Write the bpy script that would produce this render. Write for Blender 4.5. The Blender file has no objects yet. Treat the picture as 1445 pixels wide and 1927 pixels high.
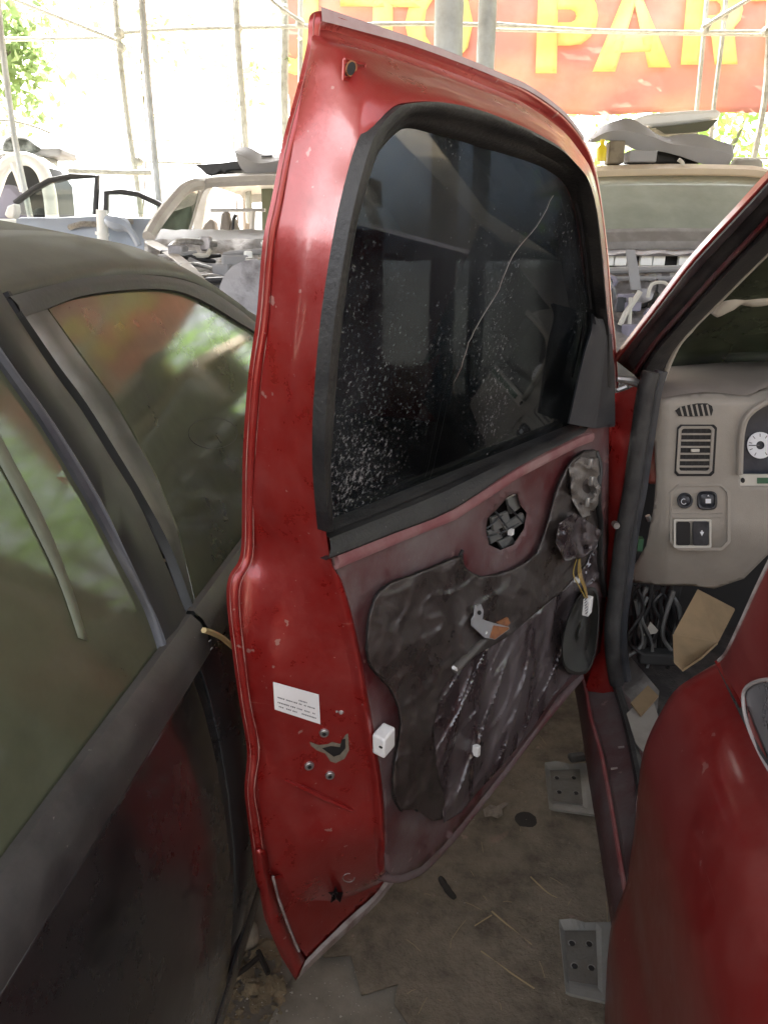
import bpy, bmesh, math, random
from math import sin, cos, tan, radians, pi, sqrt, atan2
from mathutils import Vector as V, noise as NZ
random.seed(7)
S = bpy.context.scene
# ------------------------------------------------------------------ camera, light, exposure
PITCH = radians(19); FOC = 1390.0; H = 1.42
cd = bpy.data.cameras.new('camera'); cam = bpy.data.objects.new('camera', cd)
S.collection.objects.link(cam); S.camera = cam
cam.location = (0, 0, H); cam.rotation_euler = (pi/2 - PITCH, 0, 0)
cd.sensor_fit = 'VERTICAL'; cd.sensor_height = 36; cd.lens = 36*FOC/1927
cd.clip_start = 0.02; cd.clip_end = 3000
S.render.resolution_x = 767; S.render.resolution_y = 1024
W = bpy.data.worlds.new('World'); S.world = W; W.use_nodes = True
nt = W.node_tree
SUN_EL, SUN_AZ = radians(58), radians(-35)      # azimuth from +Y towards +X
sky = nt.nodes.new('ShaderNodeTexSky'); sky.sky_type = 'NISHITA'; sky.sun_disc = False
sky.sun_elevation = SUN_EL; sky.sun_rotation = SUN_AZ; sky.air_density = 0.55; sky.dust_density = 7.0; sky.ozone_density = 1.0
bg = nt.nodes['Background']; bg.inputs['Strength'].default_value = 0.15
hs_ = nt.nodes.new('ShaderNodeHueSaturation'); hs_.inputs['Saturation'].default_value = .3      # milky hazy sky
nt.links.new(sky.outputs[0], hs_.inputs['Color']); nt.links.new(hs_.outputs[0], bg.inputs[0])
ld = bpy.data.lights.new('sun', 'SUN'); ld.energy = 3.2; ld.angle = radians(0.5); ld.color = (1, .93, .82)
sun = bpy.data.objects.new('sun', ld); S.collection.objects.link(sun)
sd = V((sin(SUN_AZ)*cos(SUN_EL), cos(SUN_AZ)*cos(SUN_EL), sin(SUN_EL)))
sun.rotation_euler = sd.to_track_quat('Z', 'Y').to_euler()
S.view_settings.view_transform = 'Standard'; S.view_settings.look = 'None'
S.view_settings.exposure = 3.6; S.view_settings.gamma = 1; S.view_settings.use_curve_mapping = False
S.render.engine = 'CYCLES'
S.cycles.max_bounces = 10; S.cycles.transparent_max_bounces = 24

# ------------------------------------------------------------------ survey helpers: sight lines of the photo meet planes of the place
C0 = V((0, 0, H))
def ray(px, py):
    a = (px-722.5)/FOC; b = (963.5-py)/FOC
    return V((a, cos(PITCH)+sin(PITCH)*b, b*cos(PITCH)-sin(PITCH)))
def az(px, py, z):
    d = ray(px, py); return C0 + d*((z-H)/d.z)
def ay(px, py, y):
    d = ray(px, py); return C0 + d*(y/d.y)
def pl(px, py, o, n):
    d = ray(px, py); return C0 + d*((V(o)-C0).dot(n)/d.dot(n))
def smooth(pts, n, closed=False):
    """Catmull-Rom through points, n steps per span"""
    out = []; m = len(pts)
    P = [V(p) for p in pts]
    rng = range(m if closed else m-1)
    for i in rng:
        if closed: p0, p1, p2, p3 = P[(i-1) % m], P[i], P[(i+1) % m], P[(i+2) % m]
        else: p0, p1, p2, p3 = P[max(i-1, 0)], P[i], P[i+1], P[min(i+2, m-1)]
        for k in range(n):
            t = k/n; t2 = t*t; t3 = t2*t
            out.append(.5*((2*p1)+(p2-p0)*t+(2*p0-5*p1+4*p2-p3)*t2+(3*p1-p0-3*p2+p3)*t3))
    if not closed: out.append(P[-1].copy())
    return out
def nz(p, s=1.0, seed=0): return NZ.noise(V(p)*s + V((seed*7.3, seed*3.1, seed*1.7)))

# ------------------------------------------------------------------ mesh builder
class MB:
    def __init__(s): s.v = []; s.f = []
    def add(s, vs, fs):
        o = len(s.v); s.v += [V(p) for p in vs]; s.f += [tuple(i+o for i in f) for f in fs]; return s
    def box(s, c, sx, sy, sz, X=V((1, 0, 0)), Y=V((0, 1, 0)), Z=V((0, 0, 1))):
        c = V(c); vs = [c+X*(a*sx/2)+Y*(b*sy/2)+Z*(d*sz/2) for a in (-1, 1) for b in (-1, 1) for d in (-1, 1)]
        return s.add(vs, [(0, 1, 3, 2), (4, 6, 7, 5), (0, 4, 5, 1), (2, 3, 7, 6), (0, 2, 6, 4), (1, 5, 7, 3)])
    def tube(s, path, r, n=8, cap=True, flat=1.0):
        path = [V(p) for p in path]; m = len(path); rs = r if isinstance(r, (list, tuple)) else [r]*m
        vs = []; t0 = None; nrm = None
        for i, p in enumerate(path):
            t = (path[min(i+1, m-1)]-path[max(i-1, 0)]).normalized()
            if nrm is None:
                nrm = t.cross(V((0, 0, 1)) if abs(t.z) < .9 else V((1, 0, 0))).normalized()
            else: nrm = (nrm - t*nrm.dot(t)).normalized()
            b = t.cross(nrm)
            for k in range(n):
                a = 2*pi*k/n; vs.append(p+nrm*(cos(a)*rs[i])+b*(sin(a)*rs[i]*flat))
        fs = [(i*n+k, i*n+(k+1) % n, (i+1)*n+(k+1) % n, (i+1)*n+k) for i in range(m-1) for k in range(n)]
        if cap: fs += [tuple(range(n))[::-1], tuple((m-1)*n+k for k in range(n))]
        return s.add(vs, fs)
    def loft(s, rows, closed=False):
        n = len(rows[0]); vs = [p for r in rows for p in r]; fs = []
        for i in range(len(rows)-1):
            for k in range(n if closed else n-1):
                fs.append((i*n+k, i*n+(k+1) % n, (i+1)*n+(k+1) % n, (i+1)*n+k))
        return s.add(vs, fs)
    def prism(s, pts, d):
        """flat outline pushed along vector d"""
        pts = [V(p) for p in pts]; d = V(d); n = len(pts)
        return s.add(pts+[p+d for p in pts], [tuple(range(n)), tuple(n+i for i in range(n))[::-1]] +
                     [(i, i+n, (i+1) % n+n, (i+1) % n) for i in range(n)])
    def ringp(s, outer, inner, d):
        """frame between two outlines with the same count, pushed along d"""
        d = V(d); n = len(outer); o = [V(p) for p in outer]; i_ = [V(p) for p in inner]
        vs = o+i_+[p+d for p in o]+[p+d for p in i_]; fs = []
        for k in range(n):
            j = (k+1) % n
            fs += [(k, j, n+j, n+k), (2*n+k, 3*n+k, 3*n+j, 2*n+j), (k, 2*n+k, 2*n+j, j), (n+k, n+j, 3*n+j, 3*n+k)]
        return s.add(vs, fs)
    def ball(s, c, r, n=8, sx=1, sy=1, sz=1):
        rows = []
        for i in range(n+1):
            th = pi*i/n
            rows.append([V(c)+V((sin(th)*cos(2*pi*k/n)*r*sx, sin(th)*sin(2*pi*k/n)*r*sy, cos(th)*r*sz)) for k in range(n)])
        return s.loft(rows, True)
    def build(s, name, mat, parent=None, sm=True, solid=0, bevel=0, sub=0, angle=40, off=0):
        base = V((0, 0, 0)); p = parent
        while p is not None: base = base+p.location; p = p.parent
        me = bpy.data.meshes.new(name); me.from_pydata([tuple(q-base) for q in s.v], [], s.f)
        bm = bmesh.new(); bm.from_mesh(me); bmesh.ops.remove_doubles(bm, verts=bm.verts, dist=1e-5)
        bmesh.ops.recalc_face_normals(bm, faces=bm.faces); bm.to_mesh(me); bm.free()
        o = bpy.data.objects.new(name, me); S.collection.objects.link(o); me.materials.append(mat)
        if parent: o.parent = parent
        if sm:
            for q in me.polygons: q.use_smooth = True
            try: me.set_sharp_from_angle(angle=radians(angle))
            except Exception: pass
        if solid:
            m = o.modifiers.new('s', 'SOLIDIFY'); m.thickness = solid; m.offset = off
        if bevel:
            m = o.modifiers.new('b', 'BEVEL'); m.width = bevel; m.segments = 2; m.limit_method = 'ANGLE'; m.angle_limit = radians(40)
        if sub:
            m = o.modifiers.new('u', 'SUBSURF'); m.levels = sub; m.render_levels = sub
        return o
def thing(name, label, cat, loc=(0, 0, 0), group=None):
    o = bpy.data.objects.new(name, None); S.collection.objects.link(o); o.location = loc; o.empty_display_size = .1
    return tag(o, label, cat, group)
def tag(o, label, cat, group=None):
    o['label'] = label; o['category'] = cat
    if group: o['group'] = group
    return o
def struct(o): o['kind'] = 'structure'; return o
def inpoly(x, y, poly):
    r = False; n = len(poly); j = n-1
    for i in range(n):
        xi, yi = poly[i][:2]; xj, yj = poly[j][:2]
        if (yi > y) != (yj > y) and x < (xj-xi)*(y-yi)/(yj-yi)+xi: r = not r
        j = i
    return r
def gridpoly(mb, poly, step, fn, holes=()):
    """sheet over an outline, cut into a fine net so that it can be dented; the outline itself is kept exactly"""
    pts = []; edges = []
    loops = [poly]+list(holes)
    for lp in loops:
        st = len(pts); n = len(lp)
        for i in range(n):
            ax, ay_ = lp[i][:2]; bx, by = lp[(i+1) % n][:2]; k = max(1, int(math.hypot(bx-ax, by-ay_)/step))
            for j in range(k): pts.append((ax+(bx-ax)*j/k, ay_+(by-ay_)*j/k))
        m = len(pts)-st; edges += [(st+i, st+(i+1) % m) for i in range(m)]
    rim = list(pts); xs = [p[0] for p in poly]; ys = [p[1] for p in poly]; x = min(xs)+step*.5; rnd = random.Random(1)
    cell = {}
    for p in rim: cell.setdefault((int(p[0]//step), int(p[1]//step)), []).append(p)
    while x < max(xs):
        y = min(ys)+step*.5
        while y < max(ys):
            X = x+rnd.uniform(-.15, .15)*step; Y = y+rnd.uniform(-.15, .15)*step
            if inpoly(X, Y, poly) and not any(inpoly(X, Y, h) for h in holes):
                cx, cy = int(X//step), int(Y//step)
                if all((p[0]-X)**2+(p[1]-Y)**2 > (.5*step)**2 for i in (-1, 0, 1) for j in (-1, 0, 1) for p in cell.get((cx+i, cy+j), ())): pts.append((X, Y))
            y += step
        x += step
    from mathutils.geometry import delaunay_2d_cdt
    vo, eo, fo = delaunay_2d_cdt([V(p) for p in pts], edges, [], 0, 1e-3)[:3]
    fs = []
    for f in fo:
        cx = sum(vo[i][0] for i in f)/len(f); cy = sum(vo[i][1] for i in f)/len(f)
        if inpoly(cx, cy, poly) and not any(inpoly(cx, cy, h) for h in holes): fs.append(tuple(f))
    return mb.add([fn(p[0], p[1]) for p in vo], fs)

# ------------------------------------------------------------------ materials
def lin(r, g, b):
    f = lambda c: (c/255/12.92) if c <= 10 else ((c/255+.055)/1.055)**2.4
    return (f(r), f(g), f(b), 1)
def mat(name, col, rough=.5, metal=0, coat=0, col2=None, scale=8, mixlo=.45, mixhi=.7, bump=0, bscale=60, dust=None, dusttop=0, dscale=3, specks=0, rough2=None, detail=6, stretch=None, spec=.5, chips=0):
    m = bpy.data.materials.new(name); m.use_nodes = True; t = m.node_tree; N = t.nodes; L = t.links
    p = N['Principled BSDF']; p.inputs['Roughness'].default_value = rough; p.inputs['Metallic'].default_value = metal
    p.inputs['Coat Weight'].default_value = coat; p.inputs['Coat Roughness'].default_value = .12
    p.inputs['Specular IOR Level'].default_value = spec
    tc = N.new('ShaderNodeTexCoord'); vec = tc.outputs['Object']
    if stretch:
        mp = N.new('ShaderNodeMapping'); mp.inputs['Scale'].default_value = stretch; L.new(vec, mp.inputs[0]); vec = mp.outputs[0]
    def noise(sc, de=detail, ro=.6):
        n = N.new('ShaderNodeTexNoise'); n.inputs['Scale'].default_value = sc; n.inputs['Detail'].default_value = de
        n.inputs['Roughness'].default_value = ro; L.new(vec, n.inputs['Vector']); return n.outputs[0]
    def ramp(src, lo, hi, a=0, b=1):
        r = N.new('ShaderNodeMapRange'); r.inputs[1].default_value = lo; r.inputs[2].default_value = hi
        r.inputs[3].default_value = a; r.inputs[4].default_value = b; L.new(src, r.inputs[0]); return r.outputs[0]
    def mix(f, a, b):
        x = N.new('ShaderNodeMix'); x.data_type = 'RGBA'
        L.new(f, x.inputs[0])
        for s_, q in ((6, a), (7, b)):
            if isinstance(q, tuple): x.inputs[s_].default_value = q
            else: L.new(q, x.inputs[s_])
        return x.outputs[2]
    c = tuple(col)
    if len(c) == 3: c = c+(1,)
    cur = c; rsrc = None
    if col2:
        c2 = tuple(col2)+((1,) if len(col2) == 3 else ())
        cur = mix(ramp(noise(scale), mixlo, mixhi), cur, c2)
    if dust:
        d = tuple(dust[:3])+(1,); amt = dust[3]
        f = ramp(noise(dscale, 9, .68), .38, .72, 0, amt)
        if dusttop:
            g = N.new('ShaderNodeNewGeometry'); sx = N.new('ShaderNodeSeparateXYZ'); L.new(g.outputs['Normal'], sx.inputs[0])
            up = ramp(sx.outputs['Z'], .25, .95, 0, dusttop)
            ad = N.new('ShaderNodeMath'); ad.operation = 'ADD'; ad.use_clamp = True; L.new(f, ad.inputs[0]); L.new(up, ad.inputs[1]); f = ad.outputs[0]
        cur = mix(f, cur, d)
        rr = N.new('ShaderNodeMapRange'); rr.inputs[3].default_value = rough; rr.inputs[4].default_value = .85; L.new(f, rr.inputs[0]); rsrc = rr.outputs[0]
        if metal:
            mm = N.new('ShaderNodeMapRange'); mm.inputs[3].default_value = metal; mm.inputs[4].default_value = 0; L.new(f, mm.inputs[0]); L.new(mm.outputs[0], p.inputs['Metallic'])
        if coat:
            mm = N.new('ShaderNodeMapRange'); mm.inputs[3].default_value = coat; mm.inputs[4].default_value = 0; L.new(f, mm.inputs[0]); L.new(mm.outputs[0], p.inputs['Coat Weight'])
    if specks:
        s1 = ramp(noise(150, 2, .5), .73, .78, 0, specks); cur = mix(s1, cur, (.5, .47, .42, 1))
    if chips:
        s2 = ramp(noise(38, 3, .55), .70, .715, 0, chips); cur = mix(s2, cur, (.45, .3, .26, 1))
        mp2 = N.new('ShaderNodeMapping'); mp2.inputs['Scale'].default_value = (6, 6, 140); mp2.inputs['Rotation'].default_value = (.5, .9, .3); L.new(tc.outputs['Object'], mp2.inputs[0])
        n2 = N.new('ShaderNodeTexNoise'); n2.inputs['Scale'].default_value = 1.3; n2.inputs['Detail'].default_value = 3; L.new(mp2.outputs[0], n2.inputs['Vector'])
        s3 = ramp(n2.outputs[0], .71, .76, 0, chips*.6); cur = mix(s3, cur, (.4, .24, .2, 1))
    if isinstance(cur, tuple): p.inputs['Base Color'].default_value = cur
    else: L.new(cur, p.inputs['Base Color'])
    if rsrc: L.new(rsrc, p.inputs['Roughness'])
    elif rough2 is not None: L.new(ramp(noise(scale*1.7), .35, .65, rough, rough2), p.inputs['Roughness'])
    if bump:
        b = N.new('ShaderNodeBump'); b.inputs['Strength'].default_value = bump; b.inputs['Distance'].default_value = .01
        L.new(noise(bscale, 8), b.inputs['Height']); L.new(b.outputs[0], p.inputs['Normal'])
    return m
def glass(name, tint, gloss=1.0, dust=(.3, .3, .28), damt=.15, dlo=.45, dhi=.75, dscale=4, specks=0.0, base=0.0, rough=.03, speckbias=None, wipe=False):
    """thin automotive glass: tinted see-through, mirror by Fresnel, a film of dust"""
    m = bpy.data.materials.new(name); m.use_nodes = True; t = m.node_tree; N = t.nodes; L = t.links
    N.remove(N['Principled BSDF']); out = N['Material Output']
    tr = N.new('ShaderNodeBsdfTransparent'); tr.inputs[0].default_value = tuple(tint)+(1,)
    gl = N.new('ShaderNodeBsdfGlossy'); gl.inputs['Roughness'].default_value = rough; gl.inputs[0].default_value = (.95, .97, .95, 1)
    fr = N.new('ShaderNodeFresnel'); fr.inputs[0].default_value = 1.5
    mu = N.new('ShaderNodeMath'); mu.operation = 'MULTIPLY'; mu.inputs[1].default_value = gloss; mu.use_clamp = True; L.new(fr.outputs[0], mu.inputs[0])
    m1 = N.new('ShaderNodeMixShader'); L.new(mu.outputs[0], m1.inputs[0]); L.new(tr.outputs[0], m1.inputs[1]); L.new(gl.outputs[0], m1.inputs[2])
    df = N.new('ShaderNodeBsdfDiffuse'); df.inputs[0].default_value = tuple(dust)+(1,)
    tc = N.new('ShaderNodeTexCoord')
    n1 = N.new('ShaderNodeTexNoise'); n1.inputs['Scale'].default_value = dscale; n1.inputs['Detail'].default_value = 9; n1.inputs['Roughness'].default_value = .65
    L.new(tc.outputs['Object'], n1.inputs['Vector'])
    r1 = N.new('ShaderNodeMapRange'); r1.inputs[1].default_value = dlo; r1.inputs[2].default_value = dhi; r1.inputs[3].default_value = base; r1.inputs[4].default_value = base+damt
    L.new(n1.outputs[0], r1.inputs[0]); f = r1.outputs[0]
    if specks:
        n2 = N.new('ShaderNodeTexNoise'); n2.inputs['Scale'].default_value = 175; n2.inputs['Detail'].default_value = 6; n2.inputs['Roughness'].default_value = .75; n2.inputs['Distortion'].default_value = .25
        L.new(tc.outputs['Object'], n2.inputs['Vector'])
        n3 = N.new('ShaderNodeTexNoise'); n3.inputs['Scale'].default_value = 5; n3.inputs['Detail'].default_value = 4; L.new(tc.outputs['Object'], n3.inputs['Vector'])
        a1 = N.new('ShaderNodeMath'); a1.operation = 'MULTIPLY_ADD'; a1.inputs[1].default_value = .35; L.new(n3.outputs[0], a1.inputs[0]); L.new(n2.outputs[0], a1.inputs[2])
        src = a1.outputs[0]
        if speckbias:
            sx = N.new('ShaderNodeSeparateXYZ'); L.new(tc.outputs['Object'], sx.inputs[0])
            # more spatter low down and towards the latch side
            b1 = N.new('ShaderNodeMath'); b1.operation = 'MULTIPLY_ADD'; b1.inputs[1].default_value = speckbias[0]; L.new(sx.outputs['X'], b1.inputs[0]); L.new(src, b1.inputs[2])
            b2 = N.new('ShaderNodeMath'); b2.operation = 'MULTIPLY_ADD'; b2.inputs[1].default_value = speckbias[1]; L.new(sx.outputs['Z'], b2.inputs[0]); L.new(b1.outputs[0], b2.inputs[2])
            b3 = N.new('ShaderNodeMath'); b3.operation = 'ADD'; b3.inputs[1].default_value = speckbias[2]; L.new(b2.outputs[0], b3.inputs[0]); src = b3.outputs[0]
        r2 = N.new('ShaderNodeMapRange'); r2.inputs[1].default_value = .84; r2.inputs[2].default_value = .95; r2.inputs[3].default_value = 0; r2.inputs[4].default_value = specks; L.new(src, r2.inputs[0])
        ad = N.new('ShaderNodeMath'); ad.operation = 'ADD'; ad.use_clamp = True; L.new(f, ad.inputs[0]); L.new(r2.outputs[0], ad.inputs[1]); f = ad.outputs[0]
        cm = N.new('ShaderNodeMix'); cm.data_type = 'RGBA'; cm.inputs[6].default_value = tuple(dust)+(1,); cm.inputs[7].default_value = (.24, .24, .24, 1); L.new(r2.outputs[0], cm.inputs[0]); L.new(cm.outputs[2], df.inputs[0])
    m2 = N.new('ShaderNodeMixShader'); L.new(f, m2.inputs[0]); L.new(m1.outputs[0], m2.inputs[1]); L.new(df.outputs[0], m2.inputs[2])
    L.new(m2.outputs[0], out.inputs[0]); return m
def translucent(name, col, tcol, amt=.5, col2=None, scale=3, rough=.6, bump=0):
    m = mat(name, col, rough, col2=col2, scale=scale, bump=bump, bscale=20); t = m.node_tree; N = t.nodes; L = t.links
    tr = N.new('ShaderNodeBsdfTranslucent'); tr.inputs[0].default_value = tuple(tcol)+(1,)
    mx = N.new('ShaderNodeMixShader'); mx.inputs[0].default_value = amt
    L.new(N['Principled BSDF'].outputs[0], mx.inputs[1]); L.new(tr.outputs[0], mx.inputs[2]); L.new(mx.outputs[0], N['Material Output'].inputs[0]); return m

M = {}
M['red'] = mat('red_paint', (.27, .012, .010), .26, .4, .6, dust=(.26, .10, .09, .3), dscale=14, bump=.05, bscale=140, specks=.3, chips=.5)
M['red_clean'] = mat('red_outer_paint', (.24, .011, .010), .28, .4, .4, dust=(.3, .12, .10, .5), dscale=5, chips=.3, bump=.01, bscale=50)
M['red_dusty'] = mat('red_paint_dusty', (.085, .014, .016), .45, .1, .1, dust=(.135, .105, .102, 1.25), dusttop=.25, dscale=6, chips=.25, bump=.12, bscale=70, specks=.15)
M['sealer'] = mat('hem_sealer', (.34, .3, .28), .8, col2=(.16, .1, .09), scale=25, bump=.3)
M['sealrubber'] = mat('window_seal_rubber', (.010, .010, .011), .5, dust=(.08, .078, .07, .35), dscale=16, bump=.2, bscale=150, specks=.3)
M['rubber'] = mat('black_rubber', (.014, .014, .015), .55, dust=(.13, .125, .115, .4), dscale=14, dusttop=.15, bump=.15, bscale=120, specks=.12)
M['blackplastic'] = mat('black_plastic', (.018, .02, .024), .42, dust=(.11, .11, .115, .4), dscale=8, bump=.06, bscale=200)
M['sail'] = mat('grey_sail_plastic', (.028, .031, .037), .42, dust=(.1, .1, .105, .4), dscale=9, bump=.05)
M['film'] = mat('water_shield_film', (.026, .021, .019), .24, dust=(.075, .062, .055, .9), dscale=11, bump=.14, bscale=40, col2=(.045, .034, .03), scale=5, spec=.6)
M['clearfilm'] = mat('wrinkled_plastic', (.032, .022, .023), .19, dust=(.15, .125, .125, .75), dscale=14, bump=.08, bscale=30, spec=.9, stretch=(1, 1, .4))
M['butyl'] = mat('butyl_bead', (.008, .007, .006), .5, bump=.5, bscale=200)
M['white'] = mat('white_plastic', (.75, .75, .73), .4, dust=(.45, .42, .38, .3), dscale=40)
M['sticker'] = mat('sticker_paper', (.8, .8, .79), .45, dust=(.6, .58, .54, .25), dscale=30)
M['ink'] = mat('ink', (.12, .12, .13), .6)
M['steel'] = mat('bare_steel', (.42, .42, .41), .35, .85, col2=(.25, .24, .22), scale=60, dust=(.2, .18, .15, .3), dscale=50)
M['zinc'] = mat('zinc_bracket', (.4, .41, .42), .45, .5, dust=(.3, .27, .24, .5), dscale=50)
M['rust'] = mat('rust', (.3, .12, .045), .8, col2=(.16, .06, .03), scale=80, bump=.4)
M['greytube'] = mat('dull_grey_tube', (.075, .068, .062), .5, dust=(.13, .115, .1, .5), dscale=20)
M['darkhole'] = mat('dark_cavity', (.008, .007, .007), .7)
M['mech'] = mat('grey_mechanism', (.12, .125, .12), .5, .3, dust=(.18, .17, .15, .5), dscale=30)
M['speaker'] = mat('speaker_cone', (.028, .028, .025), .6, dust=(.1, .095, .085, .5), dscale=20)
M['wire_tan'] = mat('tan_wire', (.32, .22, .1), .5); M['wire_black'] = mat('black_wire', (.012, .012, .012), .5)
M['gold'] = mat('yellow_wire', (.4, .28, .06), .5)
M['doorglass'] = glass('tinted_door_glass', (.15, .172, .195), .75, dust=(.055, .06, .066), damt=.5, dlo=.4, dhi=.72, dscale=4.5, specks=.8, base=.02, speckbias=(-.07, -.10, .15))
M['dash'] = mat('beige_dash_plastic', (.33, .30, .255), .6, dust=(.26, .235, .2, .7), dscale=9, bump=.15, bscale=400, specks=.1, col2=(.28, .255, .215), scale=5)
M['dashtop'] = mat('grey_dash_top', (.2, .172, .15), .7, dust=(.27, .24, .21, .6), dscale=9, bump=.1, bscale=300)
M['trimwhite'] = mat('pale_trim', (.5, .48, .42), .5, dust=(.4, .36, .3, .3), dscale=12)
M['switch'] = mat('switch_plastic', (.016, .018, .024), .35, dust=(.12, .12, .12, .3), dscale=50)
M['navy'] = mat('cluster_face', (.012, .017, .032), .35, dust=(.1, .1, .11, .25), dscale=30)
M['gauge'] = mat('gauge_white', (.7, .72, .75), .4)
M['green'] = mat('green_board', (.03, .1, .05), .5)
M['carpet'] = mat('grey_carpet', (.035, .032, .03), .95, col2=(.09, .08, .07), scale=14, bump=.5, bscale=150)
M['cardboard'] = mat('cardboard', (.25, .175, .095), .85, col2=(.17, .12, .065), scale=7, bump=.1, bscale=120)
M['cardstripe'] = mat('grey_card', (.26, .24, .21), .85, bump=.1, bscale=150, col2=(.18, .16, .14), scale=12)
M['windscreen'] = glass('green_windscreen', (.30, .40, .31), .9, dust=(.10, .12, .08), damt=.6, dlo=.3, dhi=.7, dscale=5, base=.3)
M['blackcar'] = mat('black_dusty_paint', (.010, .0095, .010), .18, 0, .8, dust=(.085, .08, .076, .36), dscale=5, dusttop=.1, bump=.03, bscale=40)
M['blackroof'] = mat('dust_covered_roof', (.02, .02, .018), .5, 0, .1, dust=(.125, .118, .09, .55), dusttop=.75, dscale=7, bump=.08, bscale=120)
M['bandtrim'] = mat('dusty_frame_trim', (.035, .033, .03), .6, dust=(.10, .096, .088, .7), dusttop=.35, dscale=12, bump=.1, bscale=90)
M['beltrubber'] = mat('belt_moulding', (.022, .022, .023), .45, dust=(.10, .095, .085, .6), dscale=12, dusttop=.2, specks=.2, bump=.06, bscale=100)
M['strip'] = mat('satin_strip', (.035, .037, .042), .35, .2, dust=(.1, .1, .1, .4), dscale=15)
M['applique'] = mat('pillar_applique', (.012, .013, .012), .42, 0, .0, dust=(.034, .036, .036, .7), dscale=6)
M['sideglass'] = glass('side_window', (.20, .235, .19), 1.5, dust=(.13, .14, .09), damt=.35, dlo=.3, dhi=.75, dscale=5, base=.42, rough=.07)
M['interior'] = mat('dark_interior', (.02, .02, .019), .8)
M['webbing'] = mat('pale_webbing', (.42, .46, .38), .7)
M['silver'] = mat('silver_paint', (.52, .51, .49), .4, .35, .1, dust=(.33, .29, .24, .7), dscale=4, dusttop=.35, bump=.05)
M['beige'] = mat('beige_paint', (.55, .46, .34), .4, .2, .1, dust=(.42, .36, .28, .6), dscale=4, dusttop=.3)
M['alloy'] = mat('dull_alloy', (.36, .35, .36), .45, .6, col2=(.16, .15, .15), scale=11, bump=.3, bscale=30)
M['greyplastic'] = mat('grey_plastic', (.26, .26, .265), .6, dust=(.25, .24, .22, .4), dscale=8, bump=.08)
M['hazyglass'] = glass('dusty_windscreen', (.66, .7, .65), 1.2, dust=(.40, .43, .37), damt=.25, dlo=.35, dhi=.7, dscale=2.5, base=.52)
M['paleblue'] = mat('pale_blue_paint', (.3, .35, .43), .3, .1, .5, dust=(.4, .42, .45, .4), dscale=5)
M['whitepaint'] = mat('white_paint', (.78, .8, .78), .4, 0, .3, dust=(.55, .5, .4, .3))
M['clear'] = glass('clear_glass', (.8, .84, .82), 1.0, damt=.1)
M['galv'] = mat('galvanised_post', (.55, .59, .6), .45, .3, col2=(.42, .45, .46), scale=14, dust=(.35, .34, .3, .4), dscale=12)
M['pole'] = mat('weathered_hazed_pole', (.42, .43, .39), .6, .1, col2=(.27, .27, .23), scale=20)  # pole colour lightened to stand in for the bright haze
M['banner'] = translucent('faded_hazed_red_vinyl', (.5, .25, .2), (.46, .25, .19), .5, col2=(.6, .42, .34), scale=1.6, bump=.25)  # fading, plus veil glare lightened into the colour
M['letter'] = translucent('yellow_print', (.8, .74, .26), (.85, .8, .3), .5, col2=(.82, .78, .45), scale=2)
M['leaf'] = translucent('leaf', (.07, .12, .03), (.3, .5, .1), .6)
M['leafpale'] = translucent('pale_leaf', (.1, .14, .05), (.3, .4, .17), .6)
M['leafglare'] = translucent('glare_paled_leaf', (.3, .33, .2), (.55, .6, .36), .65)  # backdrop glare put into the near-white leaf colour
M['bark'] = mat('bark', (.16, .13, .1), .9, bump=.5, bscale=30)
M['ground'] = mat('dirty_concrete', (.19, .165, .13), .9, col2=(.12, .1, .075), scale=4, bump=.4, bscale=60, dust=(.16, .14, .11, .5), dscale=9, specks=.35)
M['dirtsheet'] = mat('dirt_caked_board', (.2, .168, .122), .9, col2=(.1, .083, .06), scale=9, mixlo=.4, mixhi=.62, bump=1.0, bscale=80, dust=(.26, .22, .165, .7), dscale=22, specks=.6, chips=.35)
M['palecement'] = mat('pale_board', (.26, .235, .19), .85, col2=(.17, .15, .115), scale=9, bump=.15, bscale=90, specks=.1)
M['plate'] = mat('grey_cast_plate', (.27, .27, .255), .6, .3, dust=(.2, .185, .15, .6), dscale=16, bump=.2, bscale=80)
M['platepad'] = mat('dirty_plate_pad', (.15, .145, .13), .7, .1, dust=(.12, .105, .08, .7), dscale=22, bump=.3, bscale=90)
M['leafdry'] = mat('dry_leaf', (.3, .2, .09), .8, col2=(.2, .12, .05), scale=20)
M['stone'] = mat('pale_stone', (.4, .37, .32), .85); M['stick'] = mat('dark_stick', (.02, .017, .014), .85); M['straw'] = mat('straw', (.34, .27, .15), .8)
M['earth'] = mat('earth', (.2, .16, .11), .95, col2=(.13, .1, .07), scale=2, bump=.4, bscale=12)
M['roofsheet'] = mat('corrugated_roof', (.2, .19, .17), .6, .2, col2=(.13, .11, .09), scale=2)
M['yellow'] = mat('yellow_plastic', (.7, .55, .02), .35)
M['foam'] = mat('cream_foam', (.5, .4, .2), .8)
M['purplegrey'] = mat('dusty_mauve', (.2, .19, .24), .7)

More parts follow.
